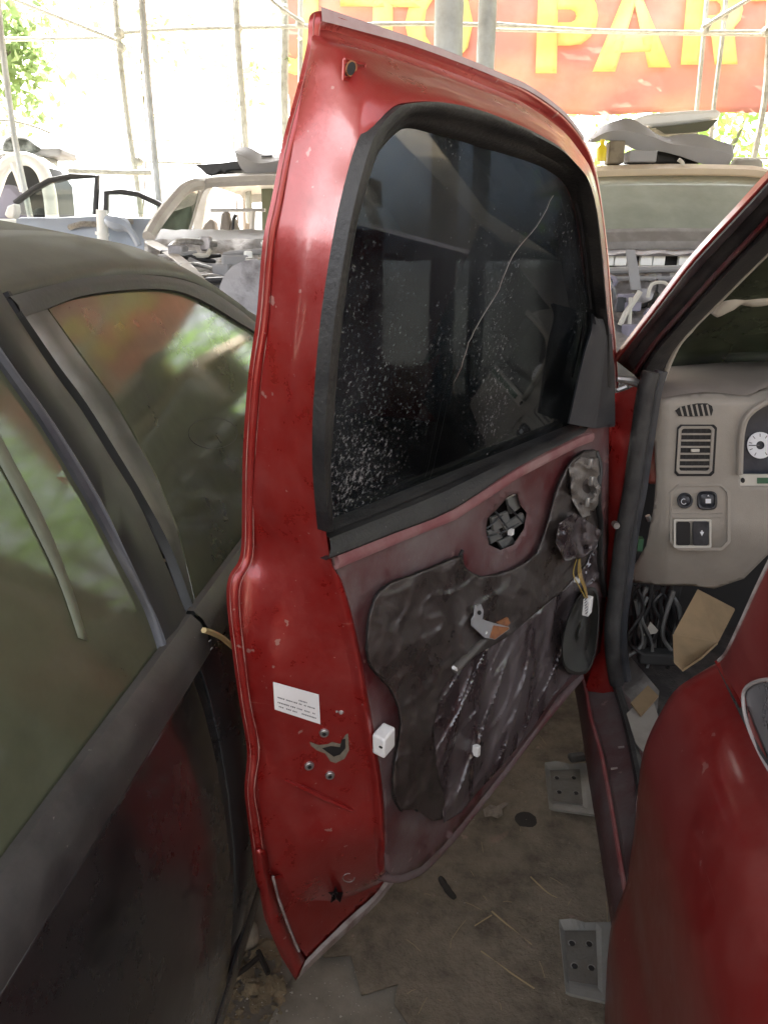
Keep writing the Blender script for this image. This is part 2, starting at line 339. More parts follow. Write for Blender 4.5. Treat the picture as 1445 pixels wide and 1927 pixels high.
# ------------------------------------------------------------------ ground, terrace, shed
g = MB(); n = 24
g.add([(-400, -400, 0), (400, -400, 0), (400, 400, 0), (-400, 400, 0)], [(0, 1, 2, 3)])
struct(g.build('ground', M['ground'], sm=False))
t = MB(); rows = []
for j in range(9):
    rows.append([V((-30+60*i/30, yy, (zz if yy > 3 else zz)+.03*nz((i*2.1, j*1.3, 0)))) for i in range(31) for (yy, zz) in [[(2.9, -.05), (2.96, .3), (3.05, .52), (3.3, .6), (4.5, .6), (7, .6), (12, .62), (25, .6), (60, .4)][j]]])
t.loft(rows); struct(t.build('raised_bank', M['earth']))
bw = thing('light_blocking_wall', 'unseen wall added behind the viewer to cut low sky light', 'wall', (0, -4.6, 0))  # unseen wall, added to cut horizon light and deepen contrast
k = MB(); k.box((0, -4.6, 1.25), 18, .2, 2.5); k.build('added_wall_body', mat('added_wall_block', (.16, .14, .11), .9, col2=(.1, .085, .065), scale=2, bump=.4), bw, sm=False)
k = MB(); k.box((0, -4.6, 2.54), 18.1, .3, .08); k.build('added_wall_coping', M['ground'], bw, sm=False)
rf = thing('shed_roof', 'grey corrugated sheet roof over the front of the yard', 'roof', (0, 0, 3.3))
c = MB(); rows = []
for j, (yy, zz) in enumerate(((-.7, 3.62), (6.1, 3.32))):
    rows.append([V((-6+12*i/240, yy, zz+.012*sin(i*pi/2))) for i in range(241)])
c.loft(rows); c.build('roof_sheet', M['roofsheet'], rf, solid=.004)
for yy in (-.5, 1.9, 4.2):
    q = MB(); q.box((0, yy, 3.32+.30*(6.1-yy)/6.8-.075), 12, .06, .1); q.build('purlin', M['galv'], rf)

def fdir(deg): return V((sin(radians(deg)), cos(radians(deg)), 0))

# ================================================================== RED CAR
AX = fdir(7.9); LT = V((AX.y, -AX.x, 0))               # forward and to the right of the red car
red = thing('red_car', 'partly stripped red SUV with its front door swung open', 'car', (.8, 1.2, 0))
# ---- front door: frame of its own
A_ = V((-0.06399717, 0.81112939, 1.11)); B_ = V((0.40317513, 1.42281929, 1.11))
DU = (A_-B_).normalized(); DN = V((-DU.y, DU.x, 0))
if DN.dot(B_-C0) < 0: DN = -DN
LEAN = .22
def D(px, py, c=0.0):
    """point of the door c metres outward of its inner panel; the window frame leans in above the belt"""
    p = pl(px, py, B_+DN*c, DN)
    if p.z > 1.11:
        n2 = (DN+V((0, 0, LEAN))).normalized(); p = pl(px, py, B_+DN*c, n2)
    return p
rows_px = [
 [(497,1690),(510,1690),(553,1692),(640,1695),(728,1655)],
 [(486,1655),(500,1655),(545,1640),(706,1642),(724,1636)],
 [(478,1590),(493,1590),(545,1585),(703,1570),(720,1575)],
 [(471,1540),(486,1540),(541,1530),(698,1500),(715,1500)],
 [(466,1484),(478,1484),(536,1478),(689,1434),(705,1432)],
 [(471,1415),(487,1408),(528,1425),(676,1363),(692,1363)],
 [(457,1329),(471,1325),(508,1339),(664,1300),(682,1290)],
 [(445,1242),(460,1240),(493,1262),(655,1240),(673,1235)],
 [(433,1138),(450,1138),(494,1160),(630,1156),(655,1150)],
 [(437,1087),(454,1093),(499,1100),(613,1090),(638,1090)],
 [(459,1047),(475,1047),(507,1040),(600,1035),(622,1048)],
 [(462,950),(476,950),(505,950),(598,950),(609,950)],
 [(464,850),(481,850),(512,850),(596,850),(604,850)],
 [(474,711),(492,711),(525,711),(600,711),(610,711)],
 [(490,598),(507,598),(540,598),(612,598),(621,598)],
 [(502,457),(517,457),(552,457),(630,457),(643,457)],
 [(519,374),(532,374),(568,374),(645,374),(660,374)],
 [(541,262),(553,262),(588,265),(662,296),(683,289)],
 [(569,158),(580,163),(606,160),(672,246),(705,240)],
 [(587,80),(597,92),(617,98),(690,190),(742,203)],
 [(600,18),(610,40),(634,82),(722,168),(770,195)],
 [(690,48),(692,60),(706,100),(765,165),(812,193)],
 [(780,78),(782,92),(795,130),(830,172),(860,200)],
 [(870,112),(870,126),(876,160),(895,195),(908,213)],
 [(950,145),(948,160),(952,188),(960,215),(962,234)],
 [(1000,168),(998,185),(1000,208),(1003,236),(1005,254)],
 [(1060,213),(1055,225),(1052,245),(1050,265),(1045,278)],
 [(1098,262),(1093,270),(1088,290),(1080,299),(1072,305)],
 [(1118,310),(1113,315),(1108,325),(1102,331),(1096,335)],
 [(1132,390),(1128,390),(1124,392),(1119,394),(1113,395)],
 [(1143,480),(1139,480),(1135,480),(1130,481),(1124,482)],
 [(1150,570),(1146,570),(1142,570),(1138,570),(1132,570)],
 [(1158,650),(1154,650),(1150,650),(1146,650),(1140,650)],
 [(1163,730),(1159,730),(1155,730),(1150,730),(1144,730)],
]
def col_c(k, i):
    if i == 0: return [.118, .113, .1122, .1122, .09][k]
    if i == 1: return [.118, .113, .104, .045, .012][k]
    return [.118, .113, .098 if 11 > i else .085, .016, 0.0][k]
cols = [smooth([D(*r[k], col_c(k, i)) for i, r in enumerate(rows_px)], 4) for k in range(5)]
rows = []
for i in range(len(cols[0])):
    k0, k1, k2, k3, k4 = [cols[k][i] for k in range(5)]
    out = k0+DN*.006
    h1 = k0.lerp(k1, .35)-DN*.0035; h2 = k0.lerp(k1, .75)-DN*.003
    gv = k1.lerp(k2, .25)+DN*.016; gv2 = k1.lerp(k2, .62)+DN*.012
    m1 = k2.lerp(k3, .13)-DN*.010; m2 = k2.lerp(k3, .42)+DN*.002; m3 = k2.lerp(k3, .88)-DN*.005
    sst = lambda a, b, x: max(0, min(1, (x-a)/(b-a)))**2*(3-2*max(0, min(1, (x-a)/(b-a))))
    rec = .010*(1-sst(21, 27, i))*sst(7, 11, i); crs = .012*math.exp(-((i-67)/5.)**2)      # inset round the latch, crease under the pad
    m1 += DN*rec*.6; m2 += DN*(rec-crs); m3 += DN*(rec*.5-crs*.3)
    r1 = k3.lerp(k4, .5)-DN*.004
    ctr = D(880, 1250) if i < 39 else D(870, 640); inn = (ctr-k4); inn = (inn-DN*inn.dot(DN)).normalized()
    rows.append([out, k0, h1, h2, k1, gv, gv2, k2, m1, m2, m3, k3, r1, k4]+([k4+inn*.008+DN*.0005, k4+inn*.02+DN*.006, k4+inn*.022+DN*.02] if i < 38 else [k4+DN*.003, k4+DN*.005, k4+DN*.006]))
fd = MB(); fd.loft(rows); front = fd.build('front_door', M['red'], red, angle=50, sub=1)
front['label'] = 'open red front door stripped of its inner trim panel'
for nm_, j_, r_ in (('hem_edge', 1, .0011), ('hem_bead', 4, .0013)):
    k = MB(); k.tube([rows[i][j_]-DN*.0008 for i in range(4, 80)], [r_*(.4+.9*abs(nz((i*.35, j_, 0)))) for i in range(76)], 5); k.build(nm_, mat('worn_'+nm_, (.3, .06, .05), .45, dust=(.45, .32, .27, 1.0), dscale=16), front)
# inner panel below the belt, slightly dished, with the handle opening cut through
panel_px = [(622,1048),(638,1090),(655,1150),(673,1235),(682,1290),(692,1363),(705,1432),(715,1500),(720,1575),(724,1636),(735,1646),(752,1646),(790,1630),(830,1592),(870,1545),(945,1450),(1010,1365),(1050,1305),(1090,1270),(1128,1225),(1140,1100),(1142,1000),(1143,900),(1144,730),(1080,815),(970,879),(850,958),(700,1020)]
hole = [(912,1000),(915,975),(935,955),(955,932),(972,928),(978,950),(990,965),(985,995),(965,1025),(940,1035),(918,1025)]
def panel_pt(x, y):
    d = 0.004*nz((x*.01, y*.01, 3)); e = 1.0
    return D(x, y, .004+.0*e+max(0, d))
pm = MB(); gridpoly(pm, panel_px, 11, panel_pt, [hole])
pm.build('inner_panel', M['red_dusty'], front, solid=.002, off=-1)
# outer skin behind everything: gives the door its depth, closes the back
sk_px = [r[0] for r in rows_px][::-1]
sk = MB(); skin_bottom = [(480,1600),(487,1660),(510,1750),(540,1812),(556,1845),(572,1832),(660,1745),(745,1655),(800,1600),(900,1480),(1000,1370),(1090,1262)]
win_c = .05
def lowskin(x, y): return D(x, y, .121)
lo = [(486,1655),(500,1730),(530,1800),(556,1843),(575,1826),(660,1740),(745,1652),(820,1576),(920,1460),(1010,1350),(1100,1240),(1150,1180),(1160,1000),(1163,820),(1074,800),(617,980),(459,1047),(433,1138),(445,1242),(457,1329),(471,1415),(466,1484),(471,1540)]
gridpoly(sk, lo, 14, lowskin); sk.build('outer_skin', M['red_clean'], front, solid=.003, off=1)
# flat apron of the skin below the inner shell (seen between latch end and lower hem)
ap = MB(); ap_px = [(500,1655),(545,1640),(620,1625),(706,1642),(740,1652),(705,1682),(660,1722),(610,1770),(578,1802),(555,1770),(530,1720)]
gridpoly(ap, ap_px, 8, lambda x, y: D(x, y, .113-.004*math.exp(-((x-632)**2+(y-1685)**2)/160.)+.0015*nz((x*.02, y*.02, 1)))); ap.build('apron', M['red'], front, solid=.002, off=0)
# rounded lower lip of the inner shell
lip = MB(); lp = [D(x, y, c) for x, y, c in [(700,1640,.06),(718,1645,.05),(750,1648,.03),(790,1632,.02),(830,1594,.018),(870,1547,.016),(945,1452,.016),(1010,1367,.016),(1090,1272,.016)]]
lp = smooth(lp, 4); lip.tube(lp, .011, 10); lip.build('lower_lip', M['red_dusty'], front)
shell = MB(); rows = []
for p in lp[4:]: rows.append([p, p+DN*.03-V((0, 0, .006)), p+DN*.1+V((0, 0, .01))])
shell.loft(rows); shell.build('shell_underside', M['red_dusty'], front)
# hem strips: left folded hem, grey sealed bottom hem
hm = MB(); hm.loft([[D(*a, .114), D(*b, .109), D(*b2, .112)] for a, b, b2 in zip(
    smooth([(480,1600,0),(487,1660,0),(510,1750,0),(540,1810,0),(556,1845,0)], 4), smooth([(489,1597,0),(499,1660,0),(522,1735,0),(552,1795,0),(565,1828,0)], 4), smooth([(500,1600,0),(512,1660,0),(534,1730,0),(560,1785,0),(575,1808,0)], 4)) for a, b, b2 in [(a[:2], b[:2], b2[:2])]])
hm.build('side_hem', M['red'], front, solid=.003)
tr_ = MB(); tr_.tube([D(*q, .106) for q in [(514,1650),(524,1690),(540,1735),(556,1775),(563,1790)]], .0022, 6); tr_.build('sealer_bead', M['sealer'], front)
bh = MB(); up = smooth([(575,1808,0),(610,1772,0),(660,1724,0),(705,1684,0),(730,1650,0),(760,1620,0)], 4); dn = smooth([(560,1843,0),(618,1787,0),(672,1738,0),(716,1694,0),(746,1656,0),(780,1625,0)], 4)
bh.loft([[D(a.x+.8*nz((a.x*.2, 0, 0)), a.y+.8*nz((a.x*.2, 4, 0)), .110), D((a.x+b.x)/2, (a.y+b.y)/2, .105), D(b.x, b.y, .110), D(b.x, b.y, .124)] for a, b in zip(up, dn)]); bh.build('bottom_hem', M['sealer'], front)
# folded corner cap and pale scuffed top edge
te = MB(); e0 = smooth([D(*q, .116) for q in [(600,18),(690,48),(780,78),(870,112),(950,145),(1000,168),(1060,213),(1095,258)]], 4)
te.loft([[p+V((0, 0, .003)), p-DN*.003+V((0, 0, .001)), p-DN*.004-V((0, 0, .006+.004*max(0, 1-i/7)))] for i, p in enumerate(e0)]); te.build('top_hem', mat('scuffed_hem', (.3, .2, .2), .5, 0, .1, dust=(.42, .36, .34, .8), dscale=14, dusttop=.3), front)
# pressed pad with hole at the upper corner
pd = MB(); pdc = [(648,112),(687,120),(682,152),(646,148)]
pd.tube([D(*q, .048) for q in pdc+[pdc[0]]], .0016, 5); pd.build('pressed_pad', M['red'], front)
def disc(mb, fn, cx, cy, rx, ry, n=16, c=0, depth=.003, rot=0):
    pts = []
    for k in range(n):
        a = 2*pi*k/n; x, y = rx*cos(a), ry*sin(a)
        pts.append(fn(cx+x*cos(rot)-y*sin(rot), cy+x*sin(rot)+y*cos(rot), c))
    mb.prism(pts, DN*depth); return mb
hl = MB(); disc(hl, D, 661, 129, 8, 13, 16, .045, .004, .2); hl.build('drain_hole', M['darkhole'], front)
rm = MB(); rm.tube([D(661+9*cos(a)-1*sin(a), 129+14*sin(a), .046) for a in [k*2*pi/16 for k in range(17)]], .001, 5); rm.build('hole_rim', M['rust'], front)
# ---- window seal
ring = [((612,1000),(620,978)),((604,900),(614,890)),((604,800),(624,800)),((610,711),(630,700)),((621,598),(641,580)),((643,457),(657,447)),((660,374),(676,375)),((683,289),(698,313)),((705,240),(722,275)),((742,203),(752,247)),((770,195),(778,241)),((812,193),(813,249)),((860,200),(866,263)),((908,213),(910,277)),((962,234),(965,293)),((1005,254),(1010,308)),((1045,278),(1043,325)),((1072,305),(1065,345)),((1096,335),(1080,375)),((1113,395),(1093,428)),((1124,482),(1101,490)),((1132,570),(1110,570)),((1140,650),(1107,635)),((1144,730),(1090,715))]
o_ = smooth([D(*a, -.001) for a, b in ring], 4); i_ = smooth([D(*b, .026) for a, b in ring], 4)
ws = MB(); ws.loft([[a+DN*.012, a-DN*.006, a.lerp(b, .2)-DN*.012, a.lerp(b, .45)-DN*.011, a.lerp(b, .6)-DN*.003, a.lerp(b, .72)-DN*.006, a.lerp(b, .95)-DN*.001, b+DN*.004] for a, b in zip(o_, i_)])
ws.build('window_seal', M['sealrubber'], front, angle=60)
gp = [b for a, b in ring]+[(1066,800)]
gpo = [(x+(800-x)*-.02, y) for x, y in gp]
gl = MB(); gl.prism([D(x, y, .031) for x, y in [(608,995),(604,890),(614,800),(620,700),(632,580),(649,447),(668,372),(690,310),(715,270),(748,240),(778,233),(815,241),(868,255),(912,269),(968,286),(1014,300),(1048,318),(1071,340),(1087,372),(1100,428),(1108,490),(1117,570),(1116,640),(1110,740),(1085,830)]], DN*.004)
gl.build('window_glass', M['doorglass'], front, sm=False)
# chain crack across the glass and lower v-shaped reinforcement seen through it
ck = MB(); cp = smooth([(1040,368,0),(1010,425,0),(965,480,0),(938,545,0),(905,600,0),(882,645,0),(868,690,0),(850,730,0),(835,790,0),(815,880,0),(806,905,0)], 4)
ck.tube([D(p.x+2.0*nz((p.y*.08, 0, 0)), p.y, .0300) for p in cp], .0004, 4); ck.build('glass_crack', M['sealer'], front)
vb = MB(); vb.prism([D(*q, .045) for q in [(845,800),(866,862),(812,894)]], DN*.003); vb.build('glass_bracket', M['blackplastic'], front)
# run channel inside of the front edge
rc = MB(); rc.tube([D(*q, .024) for q in [(1083,371),(1095,428),(1106,523),(1112,581)]], .0018, 6); rc.build('run_channel', M['strip'], front)
# ---- belt seal
bs = MB(); a_ = smooth([D(*q, 0.022) for q in [(603,990),(700,952),(806,908),(940,854),(1074,798),(1092,790)]], 3); b_ = smooth([D(*q, -.002) for q in [(610,1053),(738,1003),(850,958),(970,879),(1078,823),(1095,812)]], 3)
bs.loft([[a+DN*.01, a-DN*.004, a.lerp(b, .14)-DN*.011, a.lerp(b, .2)-DN*.004, a.lerp(b, .3)-DN*.013, a.lerp(b, .6)-DN*.013, a.lerp(b, .9)-DN*.008, b-DN*.003, b+DN*.008] for a, b in zip(a_, b_)])
bs.build('belt_seal', M['sealrubber'], front, angle=35)
lg = MB(); lg.tube([D(x, y, .004) for x, y in [(628,1056),(740,1010),(852,966),(972,888),(1082,832),(1110,822)]], .009, 8, flat=1.3); lg.build('belt_ledge', mat('dusty_ledge', (.2, .07, .075), .6, dust=(.33, .25, .235, .8), dscale=8), front)
# ---- mirror sail at the front corner
sl = MB(); P1 = smooth([(1112,590,0),(1110,620,0),(1098,660,0),(1086,710,0),(1074,765,0),(1067,797,0)], 3); P2 = smooth([(1124,600,0),(1134,625,0),(1133,670,0),(1128,715,0),(1122,770,0),(1117,806,0)], 3); P3 = smooth([(1140,600,0),(1148,625,0),(1152,670,0),(1154,715,0),(1155,770,0),(1156,803,0)], 3)
sl.loft([[D(a.x, a.y, .024), D(a.x, a.y, -.004), D(a.x+3, a.y, -.008), D((a.x*.5+b.x*.5), (a.y+b.y)/2, -.012), D(b.x, b.y, -.012), D(b.x+5, b.y, -.004), D(d.x, d.y, .004), D(d.x, d.y, .03)] for a, b, d in zip(P1, P2, P3)])
sl.build('mirror_sail', M['sail'], front, angle=30)
s2 = MB(); s2.prism([D(*q, -.005) for q in [(1136,632),(1150,628),(1156,700),(1157,800),(1118,806),(1124,760),(1131,690)]], DN*.01); s2.build('sail_face', M['blackplastic'], front)
# ---- water shield films
bead1 = [(870,1045),(845,1055),(800,1074),(735,1098),(715,1114),(705,1130),(696,1160),(692,1200),(694,1240),(705,1262),(722,1280),(738,1300),(750,1330),(755,1361),(750,1400),(744,1430),(740,1470),(742,1503),(755,1524)]
bead2 = [(870,1036),(864,1050),(874,1070),(900,1086),(930,1083),(965,1072),(990,1058),(1010,1040),(1024,1005),(1036,965),(1048,920),(1064,885),(1080,862),(1100,850),(1118,848)]
def wr(x, y, amp):
    a = max(0, 1-2.6*abs(nz((x*.009+y*.004, y*.006-x*.004, 5))))**2; b = max(0, 1-3*abs(nz((x*.018+y*.012, y*.010-x*.008, 9))))**2
    return amp*(.55*a+.45*b)*-1.2+amp*.08*nz((x*.05, y*.04, 2))+amp*.2*max(0, 1-3*abs(nz((x*.03-y*.02, y*.02+x*.01, 31))))**2*-1+amp*.5*nz((x*.006, y*.006, 12))
def film_pt(x, y):
    e = .006+.006*math.exp(-((x-900)**2+(y-1230)**2)/30000.)
    return D(x, y, -.003-e+wr(x, y, .0055))
film = [(870,1045),(874,1070),(900,1086),(930,1083),(965,1072),(990,1058),(1010,1040),(1024,1005),(1036,965),(1048,920),(1064,885),(1080,862),(1100,850),(1120,848),(1130,900),(1132,960),(1118,1020),(1100,1060),(1060,1110),(1010,1150),(960,1195),(900,1230),(860,1260),(830,1300),(815,1370),(820,1440),(835,1500),(838,1540),(812,1545),(783,1522)]+bead1[::-1][:-1]
fm = MB(); gridpoly(fm, film, 4, film_pt); fm.build('water_shield', M['film'], front, solid=.0015, off=0)
def film2_pt(x, y):
    al = -x*.42+y*.91; ac = x*.91+y*.42
    f = max(0, 1-2.0*abs(nz((ac*.017, al*.0032, 15))))**2*.7+max(0, 1-2.6*abs(nz((ac*.046, al*.008, 19))))**2*.38
    return D(x, y, -.004-.0105*f+.0007*nz((x*.05, y*.05, 3))-.010*math.exp(-((x-930)**2+(y-1330)**2)/14000.))
film2 = [(1128,930),(1122,1010),(1104,1060),(1062,1108),(1012,1148),(962,1192),(900,1226),(858,1257),(826,1298),(811,1370),(815,1440),(830,1505),(835,1548),(868,1528),(900,1488),(945,1440),(1000,1372),(1045,1305),(1085,1262),(1070,1200),(1085,1120),(1135,1080)]
f2 = MB(); gridpoly(f2, film2, 3.6, film2_pt); f2.build('loose_plastic', M['clearfilm'], front, solid=.001, off=0)
# crumpled flap of film by the wiring
fl = MB(); gridpoly(fl, [(1052,985),(1080,965),(1110,985),(1132,1000),(1120,1030),(1095,1050),(1062,1056),(1045,1020)], 5, lambda x, y: D(x, y, -.03+.02*nz((x*.05, y*.05, 2)))); fl.build('film_flap', M['clearfilm'], front, solid=.001)
fl = MB(); gridpoly(fl, [(1070,880),(1095,858),(1125,862),(1130,920),(1122,965),(1095,975),(1076,940)], 5, lambda x, y: D(x, y, -.02+.022*nz((x*.045, y*.045, 6)))); fl.build('film_flap', mat('grey_crumple', (.17, .155, .14), .25, dust=(.2, .18, .16, .6), dscale=20, bump=.3), front, solid=.001)
for bd in (bead1, bead2, [(783,1522),(800,1524),(835,1514)], [(853,1262),(845,1290),(828,1310),(818,1360)]):
    b = MB(); q = smooth([(x, y, 0) for x, y in bd], 5)
    b.tube([D(p.x, p.y+1.5*nz((p.x*.2, p.y*.2, 1)), -.006) for p in q], [max(.0012, .0028+.0018*nz((p.x*.15, p.y*.15, 3))) for p in q], 6); b.build('butyl_bead', M['butyl'], front)
# scratches scrawled in the dust of the film
# ---- handle opening mechanism
hb = MB(); hb.prism([D(*q, .03) for q in [(905,1040),(905,930),(1000,915),(1000,1040)]], DN*.004); hb.build('handle_cavity', M['darkhole'], front)
me_ = MB()
for quad, c_ in ([((925,975),(955,962),(962,985),(930,1000)), .012], [((955,940),(972,930),(980,955),(962,968)), .010], [((918,1000),(938,992),(946,1012),(924,1024)), .016], [((948,990),(984,965),(990,980),(956,1004)), .008], [((938,1020),(962,1008),(970,1020),(946,1034)), .014]):
    me_.prism([D(*q, c_) for q in quad], DN*.006)
me_.build('latch_mechanism', M['mech'], front, bevel=.001)
mr = MB()
for a, b in (((915,995),(945,970)),((930,960),(960,1000)),((940,1005),(975,985)),((955,950),(985,985)),((912,1012),(935,1005))): mr.tube([D(*a, .006), D(*b, .008)], .0016, 6)
mr.build('link_rod', M['strip'], front)
kn = MB(); kn.box(D(961, 1001, .004), .008, .008, .01, DU, DN); kn.build('clip', M['white'], front)
# ---- armrest bracket, tube and clips
br = MB(); br.prism([D(*q, -.03) for q in [(889,1166),(893,1160),(921,1170),(957,1180),(958,1184),(931,1204),(912,1200),(889,1178)]], DN*.003)
br.prism([D(*q, -.03) for q in [(893,1162),(896,1140),(905,1137),(910,1150),(908,1163),(905,1170)]], DN*.003); br.build('armrest_bracket', M['zinc'], front)
bt = MB(); bt.prism([D(*q, -.0315) for q in [(929,1177),(957,1181),(957,1184),(931,1203),(922,1200)]], DN*.001); bt.prism([D(*q, -.025) for q in [(935,1172),(955,1162),(960,1172),(952,1182)]], DN*.003); bt.build('rust_patch', M['rust'], front)
bf = MB(); disc(bf, D, 902, 1153, 3.5, 4.5, 10, -.0312, .0006); bf.build('bracket_hole', M['darkhole'], front)
ls = MB(); ls.tube([D(912, 1190, -.028), D(925, 1195, .0)], .004, 6); ls.build('bracket_stem', M['steel'], front)
rt = MB(); rt.tube([D(856, 1259, -.024), D(885, 1230, -.022), D(918, 1196, -.018)], [.0075, .0075, .006], 10); rt.build('support_tube', M['greytube'], front)
rb = MB(); rb.tube([D(853, 1256, -.026), D(862, 1262, -.026)], .003, 6); rb.build('tube_end', M['white'], front)
wc = MB(); wc.box(D(722, 1393, -.012), .027, .022, .032, (DU+V((0, 0, -.25))).normalized(), DN, V((0, 0, 1))); wc.build('white_clip', M['white'], front, bevel=.003)
wd = MB(); disc(wd, D, 718, 1407, 2.2, 2.2, 8, -.0275, .003); wd.build('clip_hole', M['darkhole'], front)
for (x, y, w_, h_) in ((896, 1412, .009, .02), (1085, 1092, .006, .010)):
    k = MB(); k.box(D(x, y, -.02), w_, .012, h_, DU, DN); k.build('small_clip', M['white'], front, bevel=.001)
# ---- latch, screws, sticker on the end face
from mathutils.bvhtree import BVHTree
bpy.context.view_layer.update()
bv = BVHTree.FromObject(front, bpy.context.evaluated_depsgraph_get())      # the finished, subdivided shell
def E_(px, py, lift=0.0):
    d = ray(px, py).normalized(); h = bv.ray_cast(C0-red.location, d)
    return h[0]+red.location-d*lift if h[0] else D(px, py, .05)
st = MB(); L0 = (514,1283); r0 = (600,1307); r1 = (598,1363); l1 = (517,1335); rows = []
for j in range(7):
    v_ = j/6; rows.append([E_(L0[0]+(r0[0]-L0[0])*u+(l1[0]-L0[0])*v_, L0[1]+(r0[1]-L0[1])*u+((l1[1]-L0[1])*(1-u)+(r1[1]-r0[1])*u)*v_, .0032) for u in [k/12 for k in range(13)]])
st.loft(rows); st.build('sticker', M['sticker'], front)
tx = MB()
def sp(u, v_, lift=.0042): return E_(L0[0]+(r0[0]-L0[0])*u+(l1[0]-L0[0])*v_, L0[1]+(r0[1]-L0[1])*u+((l1[1]-L0[1])*(1-u)+(r1[1]-r0[1])*u)*v_, lift)
random.seed(3)
for v_, segs in ((.38, ((.55, .72),)), (.5, ((.08, .22), (.27, .38), (.42, .5), (.55, .6), (.66, .7), (.74, .9))), (.68, ((.08, .3), (.36, .46), (.5, .62), (.66, .76), (.84, .9))), (.82, ((.1, .2), (.26, .34), (.4, .48), (.6, .9)))):
    for a, b in segs:
        x = a
        while x < b:
            w_ = random.uniform(.012, .03); tx.add([sp(x, v_), sp(x+w_, v_), sp(x+w_, v_+.045), sp(x, v_+.045)], [(0, 1, 2, 3)]); x += w_+.012
tx.build('sticker_print', M['ink'], front, sm=False)
for x, y in ((610, 1379), (582, 1441), (621, 1459)):
    s_ = MB(); p = E_(x, y, .001); ex = (DN*.8+DU*.1).normalized(); q = E_(x+6, y, .001)-p; q2 = E_(x, y+6, .001)-p; nn = q2.cross(q).normalized()
    if nn.dot(C0-p) < 0: nn = -nn
    s_.tube([p-nn*.002, p+nn*.003], [.0075, .0065], 12); s_.build('latch_screw', M['steel'], front, bevel=.001)
    s_ = MB(); s_.tube([p+nn*.003, p+nn*.0036], .003, 6); s_.build('screw_socket', M['darkhole'], front)
lt = MB(); ltp = [(583,1396),(600,1402),(618,1400),(625,1396),(640,1400),(650,1383),(655,1380),(657,1412),(648,1428),(632,1436),(622,1433),(612,1418),(596,1412),(585,1403)]
lt.add([E_(x, y, .002) for x, y in ltp]+[E_(x, y, -.004) for x, y in ltp], [tuple(range(len(ltp)))]+[(i, (i+1) % len(ltp), (i+1) % len(ltp)+len(ltp), i+len(ltp)) for i in range(len(ltp))]); lt.build('door_latch', mat('latch_metal', (.24, .21, .16), .5, .4, dust=(.1, .07, .05, .6), dscale=60, bump=.3), front)
ld_ = MB(); lq = [(606,1408),(622,1404),(640,1406),(643,1392),(650,1390),(650,1408),(640,1420),(628,1424)]; ld_.add([E_(x, y, .0028) for x, y in lq], [tuple(range(len(lq)))]); ld_.build('latch_slot', M['darkhole'], front, sm=False)
rg = MB(); rg.tube([E_(x, y, .0025) for x, y in [(537,1468),(570,1483),(610,1502),(650,1520),(664,1526)]], [.002, .004, .0045, .0035, .002], 8); rg.build('pressed_rib', M['red'], front)
for x, y in ((642,1340), (634,1339)):
    k = MB(); k.ball(E_(x, y, .0), .0035 if x > 638 else .002, 6); k.build('paint_chip', M['sealer'], front)
sr = MB(); spts = []
for k in range(10):
    a = pi/2+k*pi/5; r_ = 17 if k % 2 == 0 else 7; spts.append(E_(632+r_*cos(a)*.85, 1685-r_*sin(a), .003))
sr.prism(spts, DN*.002); sr.build('star_grommet', M['darkhole'], front, sm=False)
k = MB(); k.tube([E_(632+6*cos(a), 1685+6*sin(a), .0036) for a in [q*pi/5 for q in range(11)]], .0012, 5); k.build('grommet_rim', M['steel'], front)
k = MB(); k.tube([E_(656+11*cos(a), 1652+8*sin(a), .0025) for a in [q*pi/7 for q in range(12)]], .0009, 5); k.build('paint_ring', M['sealer'], front)
# ---- speaker and wiring at the hinge end
spk = MB(); cpx = [(1060,1190),(1072,1150),(1092,1118),(1112,1105),(1124,1115),(1127,1160),(1122,1220),(1108,1262),(1085,1270),(1062,1258),(1056,1225)]
oc = smooth([(x, y, 0) for x, y in cpx], 3, True); cx_, cy_ = 1093, 1190
spk.loft([[D(cx_+(p.x-cx_)*s_, cy_+(p.y-cy_)*s_, c_) for p in oc] for s_, c_ in ((1, .01), (1, -.03), (.93, -.036), (.86, -.03), (.5, -.012), (.3, -.012), (.15, -.02), (.02, -.022))], True)
spk.build('door_speaker', M['speaker'], front)
pg = MB(); pg.box(D(1105, 1140, -.05), .019, .014, .036, (DU+V((0, 0, -.2))).normalized(), DN, V((0, 0, 1))); pgo = pg.build('wiring_plug', M['white'], front, bevel=.0015)
pn = MB()
for k in range(6): pn.box(D(1101+k*.5, 1128+k*5, -.0585), .012, .001, .0015, DU, DN)
pn.build('plug_slot', M['ink'], front)
random.seed(5)
for k in range(7):
    w_ = MB(); dx = random.uniform(-8, 8); w_.tube(smooth([D(1088+dx*.5, 1052, -.02), D(1086+dx, 1080, -.045), D(1096+dx*.8, 1105, -.05), D(1103+dx*.3, 1125, -.05)], 4), .0011, 5); w_.build('wire', M['wire_tan'] if k % 3 else M['gold'], front)
sc = MB()
for x, y in ((1110, 872), (1112, 905), (1105, 945)): sc.box(D(x, y, -.03), .008, .008, .02, DU, DN)
sc.build('wire_clip', M['steel'], front, bevel=.002)
jt = MB(); jt.tube(smooth([D(1120, 850, -.01), D(1128, 880, -.02), D(1124, 940, -.025), D(1130, 990, -.02), D(1128, 1060, -.02), D(1138, 1120, 0)], 4), .006, 8); jt.build('harness', M['wire_black'], front)

